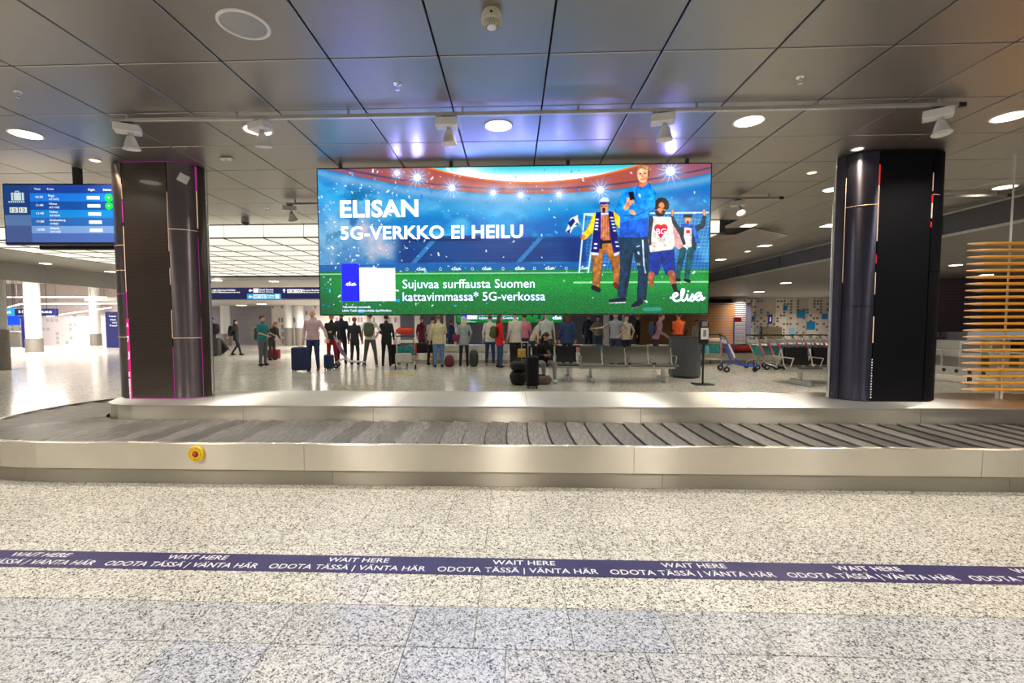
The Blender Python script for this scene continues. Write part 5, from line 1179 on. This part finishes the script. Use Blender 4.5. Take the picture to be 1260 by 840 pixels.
# luggage on the far carousel
bx = lambda px: at(px, 430, 16.9).x
suitcase('black suitcase lying on the far carousel left of the beige coat', 0, 0, .75, .34, .45, P_((20, 20, 24)), 12, loc=(bx(524), 16.5, 0), z=ZB+.012, wheels=False)
for px, r, c_, lb in ((497, (.3, .2, .14), (140, 60, 60), 'dull red bag on the far carousel'), (709, (.36, .2, .11), (190, 30, 40), 'red bag on the far carousel right of the denim jacket'), (737, (.4, .2, .12), (70, 150, 170), 'turquoise bag on the far carousel in front of the blue cap'), (766, (.35, .2, .10), (60, 130, 150), 'blue green bag on the far carousel behind the grey T-shirt'),
                      (786, (.45, .22, .13), (190, 180, 150), 'beige bag on the far carousel left of the mauve jacket'), (683, (.2, .2, .12), (150, 190, 60), 'lime green bag on the far carousel behind the sitting girl'), (871, (.5, .2, .10), (40, 110, 110), 'dark teal bag on the far carousel behind the dispenser stand'), (912, (.55, .2, .13), (180, 50, 36), 'orange red bag on the far carousel right of the red sign pole')):
    soft_bag(lb, (bx(px), 16.65, ZB+.012), r, P_(c_), seed=px)

# ================================================================== PEOPLE
SKIN = (214, 160, 130)
def person(label, px, py, h=1.72, face=0, top=(90, 90, 90), legs=(50, 55, 80), hair=(60, 45, 35), skin=SKIN, arms=('down', 'down'), stance='stand', coat=0, sleeve='long', build=1.0, shoes=(30, 28, 28), cap=None, longhair=0, lean=0, bald=False, skirt=None, vest=None, loc=None, turn=0, pattern_=None):
    q = loc or flr(px, py, 0); k = h/1.75
    t = thing('person', label, 'person', (q[0], q[1], 0), R_(face))
    ln = R_(lean)
    def tr(p, head=False):   # lean the upper body forwards (-Y) about the hips
        x, y, z = p
        if z > .95: dz = z-.95; y, z = y*math.cos(ln)-dz*math.sin(ln), .95+dz*math.cos(ln)-y*math.sin(ln)*-1
        return Vector((x*k, y*k, z*k))
    sit = stance == 'sit'; off = -.47 if sit else 0
    segs = []   # (a, b, ra, rb, mat)   0 skin 1 top 2 legs 3 shoes 4 skirt/vest
    m = MB()
    B_ = build
    rings = [(.84, .135, .10), (.92, .165, .12), (1.0, .158, .118), (1.12, .145, .108), (1.24, .16, .115), (1.35, .178, .118), (1.42, .168, .098), (1.465, .11, .075), (1.50, .058, .058), (1.56, .052, .056)]
    if coat: rings = [(.84-coat, .185, .135)] + [(.86, .178, .13)] + [(a, b*1.06, c*1.08) for a, b, c in rings[1:]]
    vs = []; n = 14
    for z, rx, ry in rings:
        f_ = B_ if z < 1.46 else 1
        for i in range(n):
            a = 2*math.pi*i/n; vs.append(tr((rx*f_*math.cos(a), ry*f_*math.sin(a)*(1.1 if B_ > 1.1 and z < 1.3 else 1), z+off)) if not sit else Vector((rx*f_*math.cos(a)*k, (ry*f_*math.sin(a)-math.sin(ln)*(z-.95))*k, (z+off)*k)))
    L = len(rings); fs = [(i*n+j, i*n+(j+1) % n, (i+1)*n+(j+1) % n, (i+1)*n+j) for i in range(L-1) for j in range(n)] + [tuple(range(n-1, -1, -1)), tuple(range((L-1)*n, L*n))]
    m.add(vs, fs)
    T = (lambda p: tr((p[0], p[1], p[2]))) if not sit else (lambda p: Vector((p[0]*k, (p[1]-math.sin(ln)*(p[2]-off-.95 if p[2] > .5 else 0))*k, p[2]*k)))
    segs.append((T((0, 0, .98+off)), T((0, 0, 1.44+off)), .17*B_, .13*B_, 1))
    def limb(pts, rs, mi):
        m.tube([tuple(p) for p in pts], [r*k for r in rs], 10)
        m.ell(tuple(pts[0]), (rs[0]*k,)*3, 10, 6); m.ell(tuple(pts[-1]), (rs[-1]*k,)*3, 10, 6)
        for p_, r_ in zip(pts[1:-1], rs[1:-1]): m.ell(tuple(p_), (r_*k,)*3, 10, 6)
        for i in range(len(pts)-1): segs.append((pts[i], pts[i+1], rs[i], rs[i+1], mi[i] if isinstance(mi, (list, tuple)) else mi))
    hands = []
    A = {'down': ((.235, .03, 1.15), (.25, -.04, .90)), 'fwd': ((.23, -.06, 1.16), (.16, -.32, 1.08)), 'phone': ((.22, -.02, 1.16), (.08, -.24, 1.17)), 'hip': ((.33, .06, 1.20), (.19, -.08, 1.02)), 'out': ((.33, -.04, 1.17), (.42, -.16, .94)),
         'back': ((.25, .14, 1.17), (.28, .24, .95)), 'up': ((.30, -.08, 1.24), (.20, -.18, 1.46)), 'point': ((.34, -.10, 1.25), (.50, -.32, 1.22)), 'pocket': ((.27, .06, 1.17), (.20, -.03, .97)), 'cross': ((.22, -.08, 1.17), (-.06, -.20, 1.20))}
    for s, nm in zip((-1, 1), arms):
        e, w_ = A[nm]; sh = T((s*.165*B_, 0, 1.415+off)); el = T((s*e[0]*max(1, B_*.96), e[1], e[2]+off)); wr = T((s*w_[0]*max(1, B_*.95), w_[1], w_[2]+off))
        th = .062 if sleeve == 'long' else .052
        limb([sh, el, wr], [th, .046 if sleeve == 'long' else .040, .034 if sleeve == 'long' else .026], [1, 1 if sleeve == 'long' else 0])
        hands.append((wr, (wr-el).normalized(), s))
    if sit:
        for s in (-1, 1):
            hp = Vector((s*.09*k, 0, .47*k)); kn = Vector((s*.14*k, -.44*k, .50*k)); an = Vector((s*.12*k, (-.40 if s < 0 else -.56)*k, .09))
            limb([hp, kn, an], [.092, .066, .045], 2)
    else:
        F = {'stand': (((-.11, -.02, .48), (-.12, .02, .08)), ((.11, -.01, .48), (.13, .02, .08))), 'stride': (((-.10, -.16, .50), (-.10, -.24, .09)), ((.10, -.02, .48), (.11, .24, .11))), 'wide': (((-.15, -.02, .48), (-.20, .02, .08)), ((.15, -.03, .48), (.20, .02, .08)))}[stance]
        for s, (kn, an) in zip((-1, 1), F):
            hp = Vector((s*.085*k*B_, 0, .90*k)); limb([hp, Vector(kn)*k, Vector(an)*k], [.095*B_, .064*B_, .048], 2)
    # head: one surface with neck, jaw, nose, ears
    hc = T((0, -.012, 1.645+off)); hx = Matrix.Rotation(R_(turn), 3, 'Z') @ Matrix.Rotation(ln*.6+(R_(22) if 'phone' in arms else 0), 3, 'X')
    H0 = lambda x, y, z: tuple(hc+hx @ Vector((x*k, y*k, z*k)))
    def blob(c, r): 
        b0 = len(m.v); m.ell((0, 0, 0), r, 12, 9); m.v[b0:] = [H0(c[0]+v[0], c[1]+v[1], c[2]+v[2]) for v in m.v[b0:]]
    blob((0, .008, .025), (.075, .092, .088)); blob((0, -.022, -.042), (.056, .062, .066)); blob((0, -.094, -.012), (.014, .02, .022)); blob((.076, .01, -.005), (.011, .02, .03)); blob((-.076, .01, -.005), (.011, .02, .03))
    segs.append((Vector(H0(0, 0, -.04)), Vector(H0(0, 0, .05)), .08, .09, 0)); segs.append((T((0, 0, 1.50+off)), T((0, 0, 1.58+off)), .03, .03, 0))
    me0 = m.mesh('body', M['black']); tmp = bpy.data.objects.new('tmp', me0); COL.objects.link(tmp)
    rm = tmp.modifiers.new('r', 'REMESH'); rm.mode = 'VOXEL'; rm.voxel_size = .021; sm_ = tmp.modifiers.new('s', 'SMOOTH'); sm_.iterations = 2; sm_.factor = .5
    bpy.context.view_layer.update(); me1 = bpy.data.meshes.new_from_object(tmp.evaluated_get(bpy.context.evaluated_depsgraph_get())); bpy.data.objects.remove(tmp); bpy.data.meshes.remove(me0)
    # add palm and five fingers to each hand
    nv = len(me1.vertices); co = np.empty(nv*3, np.float32); me1.vertices.foreach_get('co', co); co = co.reshape(-1, 3)
    npoly = len(me1.polygons); ct = np.empty(npoly*3, np.float32); me1.polygons.foreach_get('center', ct); ct = ct.reshape(-1, 3)
    best = np.full(npoly, 1e9); lab = np.ones(npoly, np.int32)
    for a, b_, ra, rb, mi in segs:
        a = np.array(a); d = np.array(b_)-a; tt_ = np.clip(((ct-a)@d)/max(1e-9, d@d), 0, 1); ds = np.linalg.norm(ct-a-tt_[:, None]*d, axis=1)-(ra+(rb-ra)*tt_)*k
        w_ = ds < best; best[w_] = ds[w_]; lab[w_] = mi
    zc = ct[:, 2]/k
    if sleeve == 'short':   # sleeves end half way down the upper arm
        pass
    if not sit:
        tl = (np.abs(ct[:, 0]) < .185*k*B_) & ((lab == 1) | (lab == 2)) & (zc < 1.05); lab[tl & (zc > .905)] = 1; lab[tl & (zc <= .905)] = 2
    if coat: lab[(zc < .95+off) & (zc > .845-coat+off) & (np.abs(ct[:, 0]) < .21*k*B_) & (lab == 2)] = 1
    if skirt is not None: lab[(zc < .98) & (zc > .60) & (lab == 2)] = 4
    if vest is not None: lab[(lab == 1) & (zc > 1.02) & (np.abs(ct[:, 0]) < .19*k)] = 4
    polys = np.empty(sum(len(p.vertices) for p in me1.polygons), np.int32)
    fv = [tuple(p.vertices) for p in me1.polygons]
    g = MB(); g.v = [tuple(x) for x in co]; g.f = fv; g.m = [int(x) for x in lab]
    for wr, d, s in hands:
        side = d.cross(Vector((0, -1, 0.01))).normalized() if abs(d.y) < .95 else Vector((1, 0, 0))
        nrm = d.cross(side).normalized()
        g.tube([wr-d*.02*k, wr+d*.035*k, wr+d*.085*k], [.024*k, .034*k, .032*k], 8, 0, r2=.55)
        for i, (o_, Lf) in enumerate(((-.025, .060), (-.008, .072), (.009, .068), (.025, .052))):
            b0 = wr+d*.08*k+side*o_*k; g.tube([b0, b0+d*Lf*.5*k+nrm*.004*k, b0+d*Lf*.92*k+nrm*.018*k], [.0085*k, .008*k, .006*k], 5, 0)
        b0 = wr+d*.03*k-side*.026*k*s; g.tube([b0, b0+d*.028*k-side*.020*k*s, b0+d*.058*k-side*.026*k*s], [.011*k, .009*k, .007*k], 5, 0)
    # eyes and mouth set into the face (same mesh)
    for s in (-1, 1):
        b0 = len(g.v); g.ell((0, 0, 0), (.010, .006, .006), 8, 5, 5); g.v[b0:] = [H0(s*.028+v[0], -.077+v[1], .008+v[2]) for v in g.v[b0:]]
    b0 = len(g.v); g.ell((0, 0, 0), (.020, .006, .005), 8, 5, 6); g.v[b0:] = [H0(v[0], -.081+v[1], -.056+v[2]) for v in g.v[b0:]]
    tp = P_(top)
    mats = [mat('skin', s2l(*skin), .55) if skin != SKIN else P_(SKIN), tp, P_(legs), P_(shoes), P_(skirt or vest or top), M['black'], P_((170, 90, 84))]
    body = obj('body', g.mesh('body', mats, True), t)
    # shoes
    for s, i in ((-1, 0), (1, 1)):
        an = Vector((s*.12*k, (-.40 if s < 0 else -.56)*k, .0)) if sit else Vector(F[i][1])*k
        b = MB(); b.ell((0, 0, 0), (.048, .13, .05), 12, 8); b.v = [(an.x+v[0]*1.0, an.y-.045+v[1], max(0, (an.z-.08 if not sit and an.z > .1 else 0)+.045+v[2]*(1-.5*(v[1] < -.03)))) for v in b.v]; b.build('shoe', P_(shoes), t, True)
    # hair or cap
    if not bald:
        hb = MB(); hb.ell((0, 0, 0), (1, 1, 1), 14, 10)
        vs2 = []
        for x, y, z in hb.v:
            front = y < -.3
            zz = max(z, .28 if front else (-.55 if not longhair else -.55)); vs2.append(H0(x*.083, .014+y*.098, .030+zz*.088))
        hb.v = vs2
        if longhair: 
            b0 = len(hb.v); hb.tube([(0, 0, 0), (0, .3, 0), (0, .6, 0), (0, 1, 0)], 1, 10)
            pr = [(0, .050, .03, .080), (0, .075, -.10, .078), (0, .085, -.10-longhair*.5, .085), (0, .08, -.10-longhair, .055)]
            new = []
            for ii, (cx_, cy_, cz_, rr) in enumerate(pr):
                for j in range(10):
                    a = 2*math.pi*j/10; new.append(H0(cx_+rr*1.3*math.cos(a), cy_+rr*.6*math.sin(a), cz_))
            hb.v[b0:] = new
        hb.build('hair', P_(hair), t, True)
    else:
        hb = MB(); hb.ell((0, 0, 0), (1, 1, 1), 14, 8); hb.v = [H0(x*.080, .02+max(y, -.1)*.092, .0+max(-.45, min(z, .25))*.08) for x, y, z in hb.v]; hb.build('hair', P_(hair), t, True)
    if cap is not None:
        cb = MB(); cb.ell((0, 0, 0), (1, 1, 1), 14, 8); cb.v = [H0(x*.088, .012+y*.102, .042+max(z, 0)*.085) for x, y, z in cb.v]
        b0 = len(cb.v); cb.lathe([(.07, -.004), (.07, .004)], 14); cb.v[b0:] = [H0(v[0], -.085+v[1]*.9, .046+v[2]) for v in cb.v[b0:]]; cb.build('cap', P_(cap), t, True)
    if stance != 'sit' and coat == 0 and sleeve == 'short' and k:
        pass
    return t, k
def worn(label, per_t, mt, z=1.22, dist=.20, **kw):
    t, k = per_t; a = t.rotation_euler.z; p_ = t.location+Vector((-math.sin(a)*dist, math.cos(a)*dist, z*k)); return backpack(label, p_, math.degrees(a)+180, mt, **kw)
# -- left group
p1 = person('traveller in dark grey jacket beside the left pillar, black backpack', 262, 438, 1.68, -95, (70, 74, 84), (50, 50, 52), (90, 70, 60), arms=('down', 'fwd')); worn('black backpack on the dark grey jacket beside the left pillar', p1, P_((18, 18, 20)))
p2 = person('woman in black coat walking right with a tilted black suitcase', 291, 437, 1.55, 100, (26, 26, 30), (24, 24, 28), (50, 40, 36), arms=('back', 'back'), stance='stride', coat=.1, longhair=.1); worn('black backpack on the woman in the black coat', p2, P_((14, 14, 16)))
p3 = person('heavy woman in teal patterned shirt and grey trousers facing right', 324, 450, 1.66, 80, (30, 120, 122), (88, 92, 96), (70, 34, 34), arms=('fwd', 'fwd'), sleeve='short', build=1.22, longhair=0); worn('grey green backpack on the woman in the teal shirt', p3, P_((140, 148, 132)), z=1.12, dist=.27)
person('brown haired person in dark top bending over the red suitcase', 335, 443, 1.5, 70, (44, 40, 42), (60, 44, 44), (150, 100, 60), arms=('fwd', 'fwd'), lean=22, longhair=.12)
person('bald man in pink shirt and blue jeans beside the navy suitcase', 386, 456, 1.80, 10, (196, 166, 170), (40, 54, 96), (150, 110, 90), arms=('down', 'out'), bald=True, build=1.08, shoes=(110, 80, 50))
person('person in black jacket and dark red trousers with orange red hair', 409, 450, 1.70, 20, (34, 40, 36), (150, 18, 44), (215, 80, 30), arms=('phone', 'down'))
person('dark haired person in navy top behind the red trousers', 421, 447.5, 1.78, 190, (28, 30, 54), (32, 34, 44), (60, 46, 36))
person('small traveller in black behind the left luggage cart', 437, 448.5, 1.6, 180, (44, 46, 48), (50, 50, 54), (150, 90, 70), cap=(150, 90, 70))
p4 = person('man in white T-shirt, blue cap and grey trousers seen from behind', 456, 451.5, 1.74, 185, (216, 212, 206), (84, 84, 80), (60, 46, 40), arms=('hip', 'down'), sleeve='short', cap=(30, 70, 190), shoes=(180, 175, 170), stance='wide'); worn('olive backpack on the man in the white T-shirt', p4, P_((82, 90, 62)))
person('traveller dressed all in black left of the black suitcase', 476, 450, 1.68, 190, (22, 26, 26), (18, 18, 22), (44, 32, 28), coat=.05, arms=('down', 'fwd'))
person('person in maroon coat in the background behind the loaded luggage cart', 519, 437.5, 1.62, 40, (110, 30, 50), (60, 34, 44), (80, 60, 50), coat=.1)
person('dark haired person with pale top bending over the far carousel', 531, 449, 1.62, 160, (170, 160, 156), (34, 32, 38), (48, 32, 30), lean=8, arms=('fwd', 'fwd'))
person('stout person in beige coat and light blue jeans seen from behind', 540, 451.5, 1.66, 200, (200, 190, 150), (92, 130, 170), (120, 84, 56), coat=.06, build=1.22, arms=('fwd', 'down'))
person('person in navy jacket in the background right of the beige coat', 555, 437.8, 1.5, 150, (30, 50, 100), (30, 40, 70), (110, 70, 50), coat=.05)
person('blonde woman in light grey jacket and black skirt seen from behind', 571, 450, 1.62, 185, (150, 160, 160), (34, 30, 38), (220, 200, 150), coat=.1, longhair=.14, skirt=(40, 50, 70), arms=('pocket', 'down'))
o = soft_bag('maroon handbag hanging at the side of the blonde woman', (flr(562, 450).x, flr(562, 450).y, .80), (.14, .08, .13), P_((120, 40, 80)), 'handbag', 'handbag', seed=3)
person('brown haired person in white jacket and jeans left of the red jacket', 603, 449.5, 1.68, 170, (210, 205, 192), (34, 60, 104), (120, 70, 50), coat=.03, shoes=(190, 180, 170))
p5 = person('person in bright red jacket and jeans with olive backpack', 615, 452, 1.68, 110, (214, 24, 34), (44, 74, 116), (84, 56, 40), coat=.10, longhair=.08, arms=('down', 'pocket')); worn('olive green backpack on the red jacket', p5, P_((78, 84, 50)), z=1.17, dist=.22, h=.40)
person('grey haired person in cream hooded jacket behind the silver handles', 634, 451.2, 1.76, 215, (206, 204, 188), (24, 24, 28), (190, 170, 160), coat=.06, build=1.2, arms=('fwd', 'down'))
person('person in pink shirt half hidden behind the cream hooded jacket', 645, 448.2, 1.72, 200, (214, 130, 150), (60, 60, 70), (60, 44, 40), arms=('down', 'fwd'))
person('person in pale jacket reaching down right of the cream hooded jacket', 655, 450, 1.6, 90, (196, 196, 178), (40, 60, 50), (120, 100, 84), lean=25, arms=('fwd', 'fwd'))
person('older man in striped polo shirt standing behind the sitting girl', 672, 452, 1.76, 5, (182, 190, 184), (70, 72, 72), (190, 170, 160), sleeve='short', bald=True, build=1.12)
g_ = flr(664, 470.5, 0); gz = person('girl in black jacket with long dark hair sitting with a phone', 0, 0, 1.62, 14, (18, 18, 20), (150, 148, 150), (58, 40, 32), arms=('phone', 'phone'), stance='sit', lean=16, longhair=.26, shoes=(225, 225, 228), loc=(at(669, 440, 11.4).x, 11.42))
a = gz[0].rotation_euler.z; v = Vector((-.02, -.46, .73)); v.rotate(gz[0].rotation_euler); o = MB().cbox((0, 0, 0), (.075, .012, .15), .004).build('phone', M['black'], None, loc=gz[0].location+v); o.rotation_euler = (R_(-50), 0, a); tag(o, 'dark phone in the hands of the sitting girl', 'phone')
person('brown haired person in dark denim jacket behind the black bench', 698, 452, 1.72, 175, (34, 60, 104), (24, 24, 32), (92, 56, 40), coat=.06, longhair=.12)
person('person in dark navy coat in the background behind the red bag', 724, 437.5, 1.74, 150, (30, 32, 54), (28, 28, 40), (150, 100, 84), coat=.08)
person('person in grey patterned top with blue cap in the background', 735, 438, 1.68, 20, (150, 150, 148), (60, 84, 120), (80, 60, 50), cap=(30, 60, 170), arms=('hip', 'down'))
p6 = person('bald man in grey T-shirt pointing left, behind the grey bench', 757, 451, 1.76, 320, (148, 152, 158), (36, 50, 88), (120, 90, 76), sleeve='short', bald=True, arms=('point', 'hip'), build=1.15)
person('woman in beige T-shirt close beside the bald man in grey', 770, 449, 1.66, 15, (206, 196, 170), (30, 30, 44), (60, 40, 34), sleeve='short', arms=('down', 'hip'))
person('person in dark green top in the background left of the mauve jacket', 784, 437.3, 1.72, 60, (28, 34, 36), (24, 24, 30), (130, 90, 74), coat=.04)
p7 = person('person in mauve jacket leaning right, blue backpack on the back', 806, 451, 1.72, 80, (160, 116, 136), (40, 32, 40), (110, 70, 50), lean=14, arms=('fwd', 'fwd')); worn('blue grey backpack on the mauve jacket', p7, P_((50, 66, 90)), dist=.12, z=1.24)
person('airport worker in orange high visibility vest behind the curved counter', 834, 449, 1.74, 165, (40, 34, 44), (34, 34, 54), (110, 70, 54), vest=(240, 100, 40), sleeve='long', arms=('pocket', 'fwd'))
person('person in pale top standing far behind the dispenser stand', 857, 437.3, 1.5, 20, (200, 190, 180), (60, 60, 70), (50, 36, 30))
person('distant person in black and white left of the white column', 35, 424.6, 1.72, 60, (60, 50, 60), (30, 30, 40), (60, 40, 36), stance='stride')
person('distant person in white top at the far left frame edge', 8, 425, 1.7, 30, (200, 190, 190), (60, 60, 80), (70, 50, 40))
